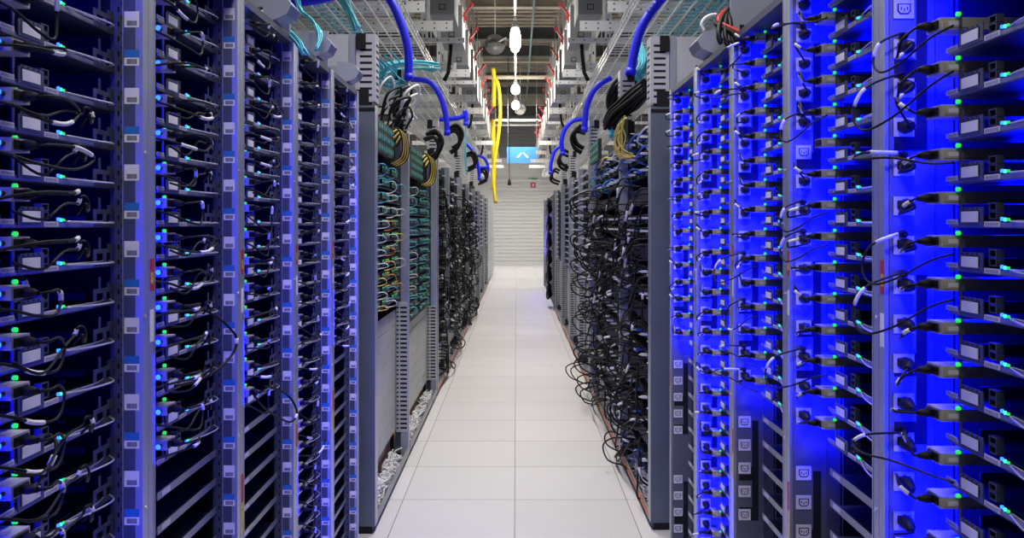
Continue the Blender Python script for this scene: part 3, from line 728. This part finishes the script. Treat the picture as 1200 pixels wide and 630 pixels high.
# ------------------------------------------------------------------ on top of the racks
def louver(s, Y, h, label, plate=0.0, ztop=2.06):
    t = thing('cable_manager', label, 'cable manager', (XF(s), Y, ztop), 0, 'slotted cable managers on the %s racks' % LRN[s])
    b = SB(s); b.bd(0, .092, .0, .012, .02, h, 'light_grey'); b.bd(0, .003, .012, .11, .02, h, 'light_grey'); b.bd(.089, .092, .012, .11, .02, h, 'light_grey'); b.bd(.02, .07, .03, .09, 0, .02, 'dark_metal')
    n = int((h - .06) / .031)
    for k in range(n): b.bd(.016, .074, -.001, .0, .045 + k * .031, .056 + k * .031, 'hole'); b.bd(-.001, .0, .03, .095, .045 + k * .031, .056 + k * .031, 'hole')
    obj('slotted_duct', b, t)
    b = SB(s); b.bd(.045, .09, -.012, -.0012, h - .075, h, 'black'); obj('duct_clip', b, t, label='black clip')
    b = SB(s); b.bd(.03, .09, -.012, -.0012, .0, .075, 'black'); obj('duct_clip', b, t, label='black clip')
    if plate:
        b = SB(s); b.bd(.095, .125, .0, .03, .0, h, 'panel_grey'); b.bd(.125, plate, .008, .03, .0, h, 'light_grey'); obj('side_plate', b, t)
    return t
louver(-1, 3.99, .345, 'pale slotted cable manager on the first left network rack, beside a grey plate', .30)
louver(1, 4.04, .345, 'pale slotted cable manager on the first right network rack, beside a grey plate', .36)
for s, lst in ((-1, [(5.22, .40, 'second'), (7.17, .33, 'third'), (10.26, .33, 'fifth'), (13.56, .33, 'seventh')]), (1, [(5.22, .40, 'second'), (7.43, .36, 'third'), (10.26, .33, 'fifth'), (12.06, .3, 'sixth')])):
    for Y, h, nm in lst: louver(s, Y, h, 'pale slotted cable manager standing where the %s %s network rack begins' % (nm, LRN[s]), 0, 2.06 if not (s < 0 and nm == 'seventh') else 2.10)
# grey scoops that lead cables into the server racks
for s, i in ((-1, 2), (-1, 3), (-1, 4), (1, 3)):
    org = Vector((XL, 1.02 + PITCH * i, 0)) if s < 0 else Vector((XR, 1.495 + PITCH * i, 0))
    y0, y1 = (org.y + .31, org.y + .40) if s < 0 else (org.y - .22, org.y - .08)
    b = MB(); X = org.x
    pr = [(X + s * .05, 0, 2.068), (X + s * .012, 0, 2.068), (X - s * .028, 0, 2.085), (X - s * .042, 0, 2.112), (X - s * .02, 0, 2.14), (X + s * .02, 0, 2.15), (X + s * .05, 0, 2.15)]
    b.prism([(p[0], y0, p[2]) for p in pr], (0, y1 - y0, 0), 'panel_grey')
    b.box(X + s * .02, X + s * .045, y0 + .01, y1 - .01, 2.06, 2.068, 'dark_metal')
    tag(obj('cable_scoop', b), 'grey folded scoop on top of the %s server rack %s of the aisle' % (RANK[i], LRN[s]), 'cable scoop', 'grey cable scoops on the server racks')
    b = MB(); yw = org.y + (.40 if s < 0 else -.47)
    ya, yb2 = (org.y + .455, org.y + .470) if s < 0 else (org.y - .47, org.y - .485)
    b.box(X + s * .004, X + s * .14, ya, yb2, 2.06, 2.19 if i < 4 else 2.16, 'panel_grey')
    for k in range(3): b.box(X + s * (.03 + .04 * k), X + s * (.045 + .04 * k), min(ya, yb2) - .0015, min(ya, yb2), 2.085, 2.10, 'hole')
    tag(obj('upright_plate', b), 'flat grey upright plate on top of the %s server rack %s of the aisle' % (RANK[i], LRN[s]), 'plate', 'upright plates on the server racks')

# blue hoses bowing over the aisle
def hose(P, r, label):
    b = MB(); Q = spline(P, 8); b.tube(Q, r, 'blue_hose', 12)
    o = tag(obj('hanging_hose', b), label, 'hose', 'blue hoses over the aisle')
    c = MB(); a = Q[-1]; d = (Q[-1] - Q[-2]).normalized(); c.tube([a - d * .03, a + d * .012], r * 1.12, 'blue_hose', 12); obj('hose_cuff', c, o)
hose([at(330, 6, 5.2), at(372, 0, 5.2), at(410, -9, 5.2), at(440, -14, 5.2), at(457, 0, 5.2), at(470, 28, 5.2), at(478, 58, 5.2), at(479, 92, 5.2)], .0265, 'thickest blue hose on the left, plunging into the rack tops')
hose([at(478, 93, 7.1), at(497, 94, 7.1), at(508, 100, 7.1), at(518, 118, 7.1), at(523, 140, 7.1), at(524, 157, 7.1)], .024, 'second blue hose on the left, bending over from a horizontal run')
hose([at(515, 140, 9.4), at(532, 139, 9.4), at(543, 136, 9.4), at(545, 130, 9.4), at(546, 138, 9.4), at(546, 146, 9.4)], .026, 'short blue hose on the left with a sharp upright elbow')
hose([at(546, 168, 12), at(555, 178, 12), at(560, 192, 12), at(562, 210, 12)], .024, 'blue hose on the left curving down above the far racks')
hose([at(560, 182, 14), at(568, 186, 14), at(572, 197, 14), at(569, 212, 14)], .026, 'bright blue hose on the far left bowing toward the aisle')
hose([at(548, 196.5, 13), at(560, 196, 13), at(571, 196, 13)], .02, 'straight level blue hose on the far left crossing the curved ones')
hose([at(800, -22, 5.2), at(782, -8, 5.2), at(766, 10, 5.2), at(752, 32, 5.2), at(744, 58, 5.2), at(739, 86, 5.2)], .029, 'thickest blue hose on the right, plunging into the rack tops')
hose([at(716, 91, 7.3), at(704, 98, 7.3), at(694, 109, 7.3), at(687, 128, 7.3), at(685, 153, 7.3)], .026, 'second blue hose on the right, bowing down past the black cable bundle')
hose([at(684, 139, 9.6), at(671, 142, 9.6), at(662, 152, 9.6), at(658, 166, 9.6), at(660, 181, 9.6)], .026, 'third blue hose on the right, bowing down behind the second')
hose([at(657, 171, 12.5), at(650, 177, 12.5), at(646, 190, 12.5), at(645, 203, 12.5)], .027, 'farthest blue hose on the right above the violet rack')

# wire baskets
K = 1.246
def kz(z): return H + (z - H) * K
BEAMS = (7.0, 9.6, 12.2, 14.2, 15.4, 17.4, 19.4, 20.6, 22.6, 25.0, 27.4, 29.3)
def clear(Y):
    for yb in BEAMS:
        if abs(Y - yb) < .16: return yb + .17 if Y >= yb else yb - .17
    return Y
def basket(s, Y0, Y1, label, X0=.775, X1=1.60, z=2.90):
    t = thing('hanging_basket', label, 'wire basket', (0, Y0, z), 0, 'wire baskets above the %s racks' % LRN[s])
    w = .0042
    b = MB(); n = 9
    for i in range(n + 1):
        x = s * (X0 + (X1 - X0) * i / n); b.box(x - w, x + w, 0, Y1 - Y0, -w, w, 'galv')
    y = .02
    while y < Y1 - Y0: b.box(s * X0, s * X1, y - w, y + w, w, 3 * w, 'galv'); y += .10
    obj('basket_floor', b, t)
    for x in (X0, X1):
        b = MB()
        for zz in (.045, .09): b.box(s * x - w, s * x + w, 0, Y1 - Y0, zz - w, zz + w, 'galv')
        y = .02
        while y < Y1 - Y0: b.box(s * x - w, s * x + w, y - w, y + w, 0, .09, 'galv'); y += .10
        obj('basket_side', b, t)
    return t
for s in (-1, 1):
    for k, (a, b_) in enumerate(((4.0, 7.0), (7.05, 10.0), (10.05, 13.0), (13.05, 16.0), (16.05, 20), (20.05, 25))):
        basket(s, a, b_, 'galvanised wire basket above the %s racks, %s along the run' % (LRN[s], ORD[k]))
# teal fibre bundles
def bundle(P, n, spread, r, label, mt='teal_cable', name='fibre_bundle', seed=1, flat=1.0):
    q = random.Random(seed); b = MB()
    for i in range(n):
        off = Vector((q.uniform(-1, 1) * spread, q.uniform(-1, 1) * spread * .4, q.uniform(-1, 1) * spread * flat))
        b.tube(spline([Vector(p) + off * q.uniform(.7, 1.2) + Vector((q.uniform(-.006, .006), q.uniform(-.006, .006), q.uniform(-.006, .006))) for p in P], 4), r, mt, 5)
    return tag(obj(name, b), label, 'cable bundle', 'fibre bundles')
bundle([at(398, -20, 4.5), at(405, 0, 4.5), at(413, 20, 4.4), at(420, 36, 4.3)], 10, .018, .006, 'bundle of bright teal cables dropping behind the first left cable manager', seed=2)
bundle([(-1.4, 4.1, 2.955), (-1.33, 5.8, 2.96), (-1.3, 7.6, 2.955), (-1.35, 9.8, 2.955)], 18, .11, .006, 'teal cables lying along the left wire baskets', seed=3, flat=.15)
bundle([(1.3, 4.1, 2.955), (1.25, 5.8, 2.96), (1.25, 7.6, 2.955), (1.3, 9.8, 2.955)], 26, .16, .006, 'teal cables lying along the right wire baskets', seed=4, flat=.15)
bundle([at(430, 96, 5.5), at(455, 80, 5.6), at(485, 76, 5.9), at(512, 78, 6.0)], 12, .03, .006, 'teal cables spilling level toward the aisle on the left', seed=5)
bundle([at(446, 70, 5.0), at(458, 84, 5.1), at(452, 96, 5.1), at(470, 104, 5.2)], 9, .05, .006, 'loose teal cables bunched above the first left network rack', seed=6)
bundle([at(745, 50, 5.6), at(752, 62, 5.5), at(755, 74, 5.3), at(748, 90, 5.2)], 12, .03, .006, 'teal cables dropping beside the thickest blue hose on the right', seed=7)
bundle([at(322, 20, 2.6), at(335, 32, 2.55), at(350, 48, 2.45), at(358, 62, 2.42)], 10, .008, .0028, 'bright blue-teal cables draped over the scoop of the third left server rack', seed=8)
bundle([at(346, -8, 2.9), at(352, 10, 2.9), at(366, 24, 2.85), at(375, 40, 2.8), at(370, 56, 2.75)], 6, .008, .003, 'teal cables falling behind the fourth left server rack', seed=9)
bundle([at(545, 145, 9.4), at(546, 165, 9.4), at(545, 185, 9.4), at(547, 205, 9.4)], 4, .01, .005, 'teal cables hanging below the short blue hose on the left', seed=10)
bundle([at(725, 110, 5.5), at(722, 130, 5.5), at(716, 142, 5.6), at(718, 160, 5.6)], 8, .02, .006, 'teal cables within the black bundle on the right racks', seed=12)
# black bundles on the right racks
q = random.Random(77)
def grid(i, n, d): return Vector(((i // n - 2) * d, (i % n) * -.55 * d, (i % n) * -.85 * d))
def wob(): return Vector((q.uniform(-.004, .004), q.uniform(-.02, .02), q.uniform(-.004, .004)))
for i in range(14):
    P = [p + grid(i, 3, .027) + wob() * .5 + Vector((0, 0, q.uniform(-.02, .0) * (1 if kq not in (0, 4) else 0))) for kq, p in enumerate( (at(766, 94, 4.5), at(750, 104, 4.8), at(736, 118, 5.0), at(725, 128, 5.1), at(718, 144, 5.15)))]
    cable(P, .0115, 'black_cable', 'thick black cable in the bundle slanting over the first right network rack', 'thick black cables over the right racks', 'hanging_power_cable', n=6)
for i in range(12):
    g = Vector(((i % 4) * .013, (i // 4) * .027, (i % 4) * -.024))
    P = [p + g + wob() for p in (at(746, 94, 5.3), at(732, 90, 5.33), at(720, 97, 5.36), at(713, 112, 5.37), at(715, 128, 5.38), at(724, 150, 5.38))]
    cable(P, .0105, 'black_cable', 'thick black cable arching over the second right cable manager', 'thick black arching cables on the right', 'hanging_power_cable', n=6)
for s, spots in ((1, [(676, 160, 7.6), (659, 186, 10.4), (649, 205, 13)]), (-1, [(533, 160, 7.6), (552, 187, 10.4), (566, 205, 13), (508, 168, 6.6)])):
    for kk, (px, py, Y) in enumerate(spots):
        for i in range(6):
            e = q.uniform(.8, 1.25); f = 7 / Y
            P = [p + Vector(((i % 2) * .02, (i // 2) * .045, (i % 2) * .04)) for p in (at(px + s * 10 * f, py - 5 * f, Y + .1), at(px, py - 8 * f * e, Y), at(px - s * 6 * f * e, py + 2, Y), at(px - s * 2, py + 14 * f, Y), at(px + s * 6, py + 20 * f, Y))]
            cable(P, .016, 'black_cable', 'thick black cable in the %s dark bunch along the %s rack tops' % (ORD[kk], LRN[s]), 'dark bunch %s on the %s rack tops' % (ORD[kk], LRN[s]), 'hanging_power_cable', n=6)
for i in range(10):
    x, y = 446 + (i * 7) % 30, 92 + (i * 11) % 34; YY = 4.7 + .05 * i
    P = [at(x - 4, y + 22, YY), at(x + 2, y + 6, YY), at(x + 12 + i % 3 * 4, y - 2 + i % 4, YY + .1), at(x + 16, y + 12, YY + .15), at(x + 8, y + 26, YY + .15), at(x + 14, 140, YY + .2)]
    cable(P, .009 if i % 3 else .006, 'black_cable' if i % 4 else 'white_plastic', ('black' if i % 4 else 'white') + ' cable in the clutter on top of the first left network rack', ('black' if i % 4 else 'white') + ' cables on the first left network rack', 'hanging_power_cable', n=6)
# black power feeds and a red one into the server rack on the right
for i in range(7):
    P = [at(893 - i * 3, -12 + i, 2.75), at(876 - i * 3, 2 + i * 1.2, 2.7), at(858 - i * 2.4, 8 + i * 1.4, 2.6), at(846 - i * 1.2 + (i % 3) * 6, 22 + i, 2.52), at(842 + (i % 4) * 8, 38 + (i % 3) * 4, 2.48), at(845 + (i % 4) * 9, 48 + (i % 3) * 3, 2.47)]
    cable(P, .0075, 'black_cable' if i != 3 else 'red', ('thick black' if i != 3 else 'red') + ' feed cable curling down onto the third nearest right server rack', 'feed cables on the right server racks' if i != 3 else 'red feed cable', 'feed_cable', n=7)
cable([at(825, 36, 2.9), at(822, 28, 2.9), at(828, 20, 2.9), at(838, 17, 2.9), at(846, 20, 2.9)], .006, 'white_plastic', 'white cable loop above the grey plate on the right', 'white cable loop on the right', n=6)
for i in range(6):
    P = [at(294, 14 + i * 2, 2.3), at(306, 10 + i * 3, 2.35), at(318, 14 + i * 3, 2.4), at(322 + i, 26 + i * 2, 2.4)]
    cable(P, .006, 'white_plastic' if i == 1 else 'black_cable', ('white' if i == 1 else 'black') + ' cable running into the top of the third left server rack', 'cables at the top of the third left server rack', n=6)
# long loose cords hanging out of the left server racks
def loose(P, label):
    Q = spline(P, 7); b = MB(); b.tube(Q, .0032, 'black_cable', 6); o = tag(obj('loose_cord', b), label, 'cable', 'loose cords on the left server racks')
    i = int(len(Q) * .5); b = MB(); b.tube(Q[i:i + 4], .0048, 'white_plastic', 7); obj('cable_marker', b, o, label='white sleeve')
loose([at(-12, 596, 1.20), at(15, 590, 1.22), at(35, 574, 1.25), at(58, 545, 1.27), at(66, 520, 1.29), at(55, 508, 1.30), at(40, 510, 1.30)], 'black cord with white sleeve sagging over two trays at lower left')
loose([at(-10, 308, 1.20), at(14, 313, 1.22), at(28, 328, 1.24), at(30, 346, 1.24), at(14, 356, 1.2)], 'black cord bowing out of the nearest left rack at mid height')
loose([at(212, 358, 1.80), at(232, 360, 1.85), at(252, 370, 1.90), at(268, 383, 1.94), at(277, 396, 1.96), at(274, 412, 1.95), at(256, 432, 1.9), at(230, 446, 1.84), at(205, 452, 1.75)], 'black cord arching across the labels of the second left rack')
loose([at(296, 460, 2.20), at(308, 476, 2.25), at(325, 488, 2.35), at(340, 494, 2.42), at(348, 485, 2.45), at(343, 470, 2.45), at(330, 458, 2.4), at(310, 452, 2.3)], 'black cord hanging in a loop at the bottom of the third left rack')

# ------------------------------------------------------------------ overhead steel
def strut(s, Y, z, x0, x1, dbl, label):
    Y = clear(Y * K); z = kz(z) + .03; x0 *= K; x1 = 2.1
    t = thing('hanging_strut', label, 'strut', (0, Y, z), 0, 'strut channels above the %s racks' % LRN[s])
    h = .082 if dbl else .041
    b = MB(); b.box(s * x0, s * x1, -.02, -.017, 0, h, 'white_metal'); b.box(s * x0, s * x1, -.017, .02, 0, .003, 'white_metal'); b.box(s * x0, s * x1, -.017, .02, h - .003, h, 'white_metal')
    if dbl: b.box(s * x0, s * x1, -.017, .02, h / 2 - .002, h / 2 + .002, 'white_metal')
    x = x0 + .05
    while x < x1 - .05:
        for zz in ((h * .25, h * .75) if dbl else (h * .5,)): b.box(s * (x - .007), s * (x + .007), -.0206, -.02, zz - .005, zz + .005, 'hole')
        x += .10
    obj('channel', b, t)
    for x in (.785, x1 - .1):
        b = MB(); b.tube([(s * x, .023, -.02), (s * x, .023, 5.93 - z)], .006, 'galv', 6); b.box(s * x - .02, s * x + .02, .02, .03, -.006, 0, 'galv'); obj('threaded_rod', b, t)
k = {-1: 0, 1: 0}
for s in (-1, 1):
    for (Y, z, x0, dbl) in ((4.6, 2.74, .40, False), (5.0, 2.74, .55, True), (5.5, 2.74, .42, True), (6.1, 2.80, .38, False), (6.9, 2.74, .50, True), (7.2, 2.74, .40, True), (7.7, 2.74, .36, False), (8.6, 2.74, .42, True), (9.6, 2.74, .38, True), (10.6, 2.74, .40, False), (11.8, 2.74, .40, True), (13.4, 2.74, .38, True), (15.2, 2.74, .36, True), (17.2, 2.74, .30, True), (19.5, 2.78, .30, True)):
        strut(s, Y, z, x0, 1.7, dbl, '%s strut channel above the %s racks, %s along the aisle' % ('double' if dbl else 'single', LRN[s], ORD[k[s]])); k[s] += 1
# wall of white trunking behind, and the busway with tap boxes
for s in (-1, 1):
    b = MB(); b.box(s * .585, s * .75, 5.5, 28, 3.67, 3.85, 'white_metal'); b.box(s * .58, s * .585, 5.5, 28, 3.70, 3.72, 'galv'); b.box(s * .58, s * .585, 5.5, 28, 3.79, 3.81, 'galv')
    t = tag(obj('busway', b), 'long white power busway above the %s racks' % LRN[s], 'busway')
    Y = 7.2; n = 0
    while Y < 20.8:
        q = random.Random(n + 3); hh = q.choice([.36, .44, .40]); w = .21
        t = thing('tap_box', 'grey tap box with red handle on the %s busway, %s from the viewer' % (LRN[s], ORD[n]), 'tap box', (s * .645, Y, 3.67 - hh), 0, 'tap boxes on the %s busway' % LRN[s])
        b = MB(); b.box(-w / 2, w / 2, 0, .46, 0, hh - .002, 'box_grey'); b.box(s * -w / 2 - s * .003, -s * w / 2, .0, .46, 0, hh - .002, 'white_metal'); b.box(-.03, .03, -.004, 0, .04, .09, 'dark_metal'); b.box(-.022, .022, -.0055, -.004, .048, .082, 'box_grey'); obj('box_body', b, t)  # white aisle face: light from the aisle put into its colour
        b = MB(); xx = -s * (w / 2 + .003)
        b.prism([(xx, .02, hh - .10), (xx - s * .085, .03, hh + .02), (xx - s * .085, .065, hh + .02), (xx, .055, hh - .10)], (-s * .022, 0, 0), 'red'); b.box(xx - s * .11, xx - s * .07, .02, .08, hh + .005, hh + .03, 'red'); obj('red_handle', b, t, label='red handle')
        b = MB(); b.box(xx - s * .012, xx, .16, .24, hh - .12, hh - .03, 'red'); b.box(xx - s * .03, xx - s * .012, .19, .21, hh - .1, hh - .06, 'red'); obj('breaker_switch', b, t, label='red switch')
        if n % 4 == 1: b = MB(); b.tube([(s * .02, .17, 0), (s * .03, .17, -.12), (s * .05, .2, -.28), (s * .09, .2, -.36)], .02, 'black_cable', 6); obj('supply_cable', b, t)
        Y += 1.05; n += 1
    # upright hanger brackets
    Y = 6.2; n = 0
    while Y < 24:
        Y = clear(Y)
        b = MB(); b.box(s * .82, s * .87, Y, Y + .003, 3.16, 5.9, 'white_metal'); b.box(s * .82, s * .824, Y + .003, Y + .04, 3.16, 5.9, 'white_metal'); b.box(s * .866, s * .87, Y + .003, Y + .04, 3.16, 5.9, 'white_metal')
        for j in range(7): b.box(s * .838, s * .852, Y - .0008, Y, 3.2 + j * .14, 3.235 + j * .14, 'hole')
        tag(obj('hanger_channel', b), 'white upright hanger channel above the %s racks, %s along the aisle' % (LRN[s], ORD[n]), 'hanger', 'hanger channels on the %s' % LRN[s]); Y += 1.43; n += 1
    b = MB(); b.box(s * .97, s * 1.12, 5.2, 28, 4.06, 4.14, 'white_metal')
    for j in range(26): b.box(s * .965, s * .97, 5.3 + j * .85, 5.8 + j * .85, 4.08, 4.12, 'galv')
    tag(obj('cable_duct', b), 'broad white cable duct high above the %s racks' % LRN[s], 'cable duct')

# lamps on a trunking rail down the middle
b = MB(); b.box(-.03, .0, 7, 22, 4.42, 4.47, 'galv')
t = tag(obj('lamp_rail', b), 'long galvanised rail under the deck that carries the lamps', 'lamp rail')
for i in range(4):
    b = MB(); b.tube([(-.015, 8 + 4.4 * i, 4.47), (-.015, 8 + 4.4 * i, 5.93)], .006, 'galv', 6); obj('hanger_rod', b, t)
for k, Y in enumerate((11.7, 16.5, 18.7)):
    t = thing('pendant_lamp', '%s bright lamp on the rail above the aisle' % ('nearest', 'middle', 'farthest')[k], 'lamp', (-.015, Y, 4.25), 0, 'lamps above the aisle')
    hl = .34 if k == 0 else .18; rl = .075 if k == 0 else .085  # globe enlarged to the size of the lamp's glare
    b = MB(); b.tube([(0, 0, .0), (0, 0, .02), (0, 0, .1)], [.05, .05, .04], 'white_metal', 16); obj('lamp_housing', b, t)
    b = MB(); b.tube([(0, 0, -hl), (0, 0, -hl * .95), (0, 0, -hl * .75), (0, 0, -hl * .3), (0, 0, -hl * .1), (0, 0, .0)], [rl * .2, rl * .6, rl, rl, rl * .8, .05], 'lamp_white', 18); obj('lamp_globe', b, t, label='glowing white globe')
    b = MB(); b.tube([(0, 0, .1), (0, 0, .17)], .012, 'galv', 8); obj('lamp_stem', b, t)
    L = bpy.data.lights.new('lamp_glow', 'POINT'); L.energy = 38; L.color = (1, .9, .74); L.shadow_soft_size = .12; lo = bpy.data.objects.new('lamp_glow', L); COL.objects.link(lo); lo.location = (-.015, Y, 4.25 - hl - .15)
# round dishes
def dish(px, py, Y, R_, label, mt, arm):
    c = at(px, py, Y); t = thing('round_dish', label, 'dish', c)
    b = MB(); b.tube([(0, .10, 0), (0, .05, 0), (0, .0, 0), (0, -.012, 0), (0, -.012, 0)], [R_ * .55, R_ * .9, R_, R_ * .97, R_ * .86], mt, 28); obj('dish_shell', b, t)
    b = MB(); b.tube([(0, -.013, 0), (0, -.03, 0)], [R_ * .18, R_ * .14], 'white_metal', 14); obj('dish_hub', b, t)
    if arm:
        b = MB(); b.tube([(0, -.025, 0), (R_ * 1.1, -.03, R_ * .62)], .016, 'white_metal', 6); obj('dish_arm', b, t, label='white arm')
    b = MB(); b.tube([(0, .06, R_ * .8), (0, .06, 5.94 - c.z)], .008, 'galv', 6); obj('hanger_rod', b, t)
dish(580, 52, 13.0, .165, 'dark round dish with one white arm hanging left of the lamps', 'dish_grey', True)
dish(609.5, 128, 20.0, .135, 'small white round dish hanging just below the farthest lamp', 'white_metal', False)
# pipes under the ceiling
b = MB(); b.tube([(-4.8, 17.25, 4.54), (4.8, 17.25, 4.54)], .045, 'lit_beam_pipe', 10); tag(obj('ceiling_pipe', b), 'pale yellowish pipe crossing under the deck', 'pipe')
b = MB(); b.tube([(.30, 6, 5.2), (.30, 27, 5.2)], .022, 'dull_teal', 10); tag(obj('ceiling_pipe', b), 'teal pipe running along under the deck right of the lamps', 'pipe')
for k, (z, Y) in enumerate(((4.30, 22.5), (4.22, 22.8))):
    b = MB(); b.tube([(-2, Y, z - .0), (2, Y, z)], .04, 'white_metal', 10); tag(obj('ceiling_pipe', b), '%s of two white pipes crossing above the blue sign' % ('upper', 'lower')[k], 'pipe', 'white pipes above the sign')
# blue sign with chevron
c = at(612, 181.5, 22.0); hw = 18 / F * 22; hh = 9.3 / F * 22
t = thing('hanging_sign', 'blue hanging sign with a white chevron over the aisle', 'sign', c)
b = MB(); b.box(-hw, hw, -.012, .012, -hh, hh, 'sign_blue'); obj('sign_board', b, t)
b = MB()
for sx in (-1, 1):
    x0, x1 = sx * .025 + .01, sx * .15 + .01
    b.prism([(x0, -.0122, .075), (x1, -.0122, -.045), (x1 - sx * .0, -.0122, -.075), (x1 - sx * .045, -.0122, -.07), (x0 - sx * .005, -.0122, .035)], (0, -.003, 0), 'white_card')
obj('chevron', b, t, label='white chevron strokes')
for sx in (-1, 1):
    b = MB(); b.tube([(sx * hw * .93, 0, hh), (sx * hw * .93, 0, 5.94 - c.z)], .007, 'galv', 5); obj('sign_wire', b, t)
# green escape sign and red extinguisher sign on the end wall
t = thing('escape_sign', 'small green escape sign on the end wall above a red sign', 'sign', at(624.5, 210.5, WE - .01))
b = MB(); b.box(-.17, .17, -.012, .0, -.055, .065, 'sign_green'); obj('sign_board', b, t)
b = MB(); b.box(-.14, -.06, -.014, -.012, -.02, .03, 'white_card'); b.box(-.02, .10, -.014, -.012, -.005, .012, 'white_card'); b.prism([(.08, -.012, -.03), (.08, -.012, .035), (.13, -.012, .003)], (0, -.002, 0), 'white_card'); obj('pictogram', b, t, label='white door and arrow pictogram')
t = thing('extinguisher_sign', 'small red sign with a white extinguisher symbol on the end wall', 'sign', at(624.8, 216.8, WE - .01))
b = MB(); b.box(-.085, .085, -.012, 0, -.09, .09, 'red'); obj('sign_board', b, t)
b = MB(); b.box(-.025, .025, -.014, -.012, -.06, .03, 'white_card'); b.box(-.012, .012, -.014, -.012, .03, .05, 'white_card'); b.box(.012, .04, -.014, -.012, .04, .05, 'white_card'); obj('pictogram', b, t, label='white extinguisher symbol')
# hanging lead
P0 = at(597, 216, 20.0)
t = thing('hanging_lead', 'black lead hanging from the ceiling with a plug at its end, before the sign', 'hanging cable', P0)
b = MB(); b.tube([(0, 0, .12), (-.005, 0, 1.0), (-.02, 0, 2.2), (-.03, 0, 5.94 - P0.z)], .008, 'black_cable', 6); obj('lead', b, t)
b = MB(); b.tube([(0, 0, .14), (0, 0, .10), (0, 0, .02), (0, 0, -.02)], [.012, .03, .045, .04], 'black', 8); obj('plug', b, t)
# yellow fibre ducts
b = MB(); b.tube(spline([at(578, 80, 17), at(579, 98, 17), at(578, 130, 17), at(578, 165, 17), at(579, 200, 17), at(577, 222, 17)], 6), .045, 'yellow', 10)
tag(obj('hanging_duct', b), 'straight yellow corrugated duct hanging at the left end of the aisle', 'duct', 'yellow ducts')
b = MB(); b.tube(spline([at(580, 92, 16.8), at(584, 100, 16.8), at(586, 125, 16.8), at(585, 150, 16.8), at(581, 180, 16.8), at(578, 205, 16.8), at(581, 238, 16.8)], 6), .035, 'yellow', 10)
tag(obj('hanging_duct', b), 'bowed yellow corrugated duct beside the straight one', 'duct', 'yellow ducts')
b = MB(); p = at(577.5, 132, 16.7); b.box(p.x - .06, p.x + .06, p.y - .07, p.y + .12, p.z - .12, p.z + .12, 'black'); b.box(p.x - .07, p.x + .07, p.y - .08, p.y - .07, p.z - .03, p.z + .03, 'dark_metal'); tag(obj('hanging_clamp', b), 'black clamp around the yellow ducts', 'clamp')

# ------------------------------------------------------------------ light of the hall
def area(name, loc, sx, sy, e, col=(1, .96, .9), rot=(0, 0, 0)):
    L = bpy.data.lights.new(name, 'AREA'); L.shape = 'RECTANGLE'; L.size = sx; L.size_y = sy; L.energy = e; L.color = col
    o = bpy.data.objects.new(name, L); COL.objects.link(o); o.location = loc; o.rotation_euler = rot; return o
for y in (2.5, 5.5, 8.5, 12, 16, 20, 24, 28):
    a = area('lamp_or_fill_light', (0, y, 4.15), .2, 1.6, 42); a.data.spread = math.radians(120)
a = area('lamp_or_fill_light', (0, -1.0, 4.0), 1.2, .3, 17, rot=(math.radians(50), 0, 0)); a.data.spread = math.radians(100)
for x in (-3, 3):  # unseen rows added to light the far hall
    for y in (8, 14, 20, 26):
        area('lamp_or_fill_light', (x, y, 4.6), .3, 3, 80)
for y, e in ((14.5, 16), (21, 30)):  # added to brighten the sign and far end; no lamps hang here
    a = area('lamp_or_fill_light', (0, y, 4.6), .6, .2, e, rot=(math.radians(62), 0, 0)); a.data.spread = math.radians(90)
w = bpy.data.worlds.new('world'); S.world = w; w.use_nodes = True
w.node_tree.nodes['Background'].inputs[0].default_value = (.6, .65, .75, 1); w.node_tree.nodes['Background'].inputs[1].default_value = .02
S.cycles.use_denoising = True
S.cycles.max_bounces = 8
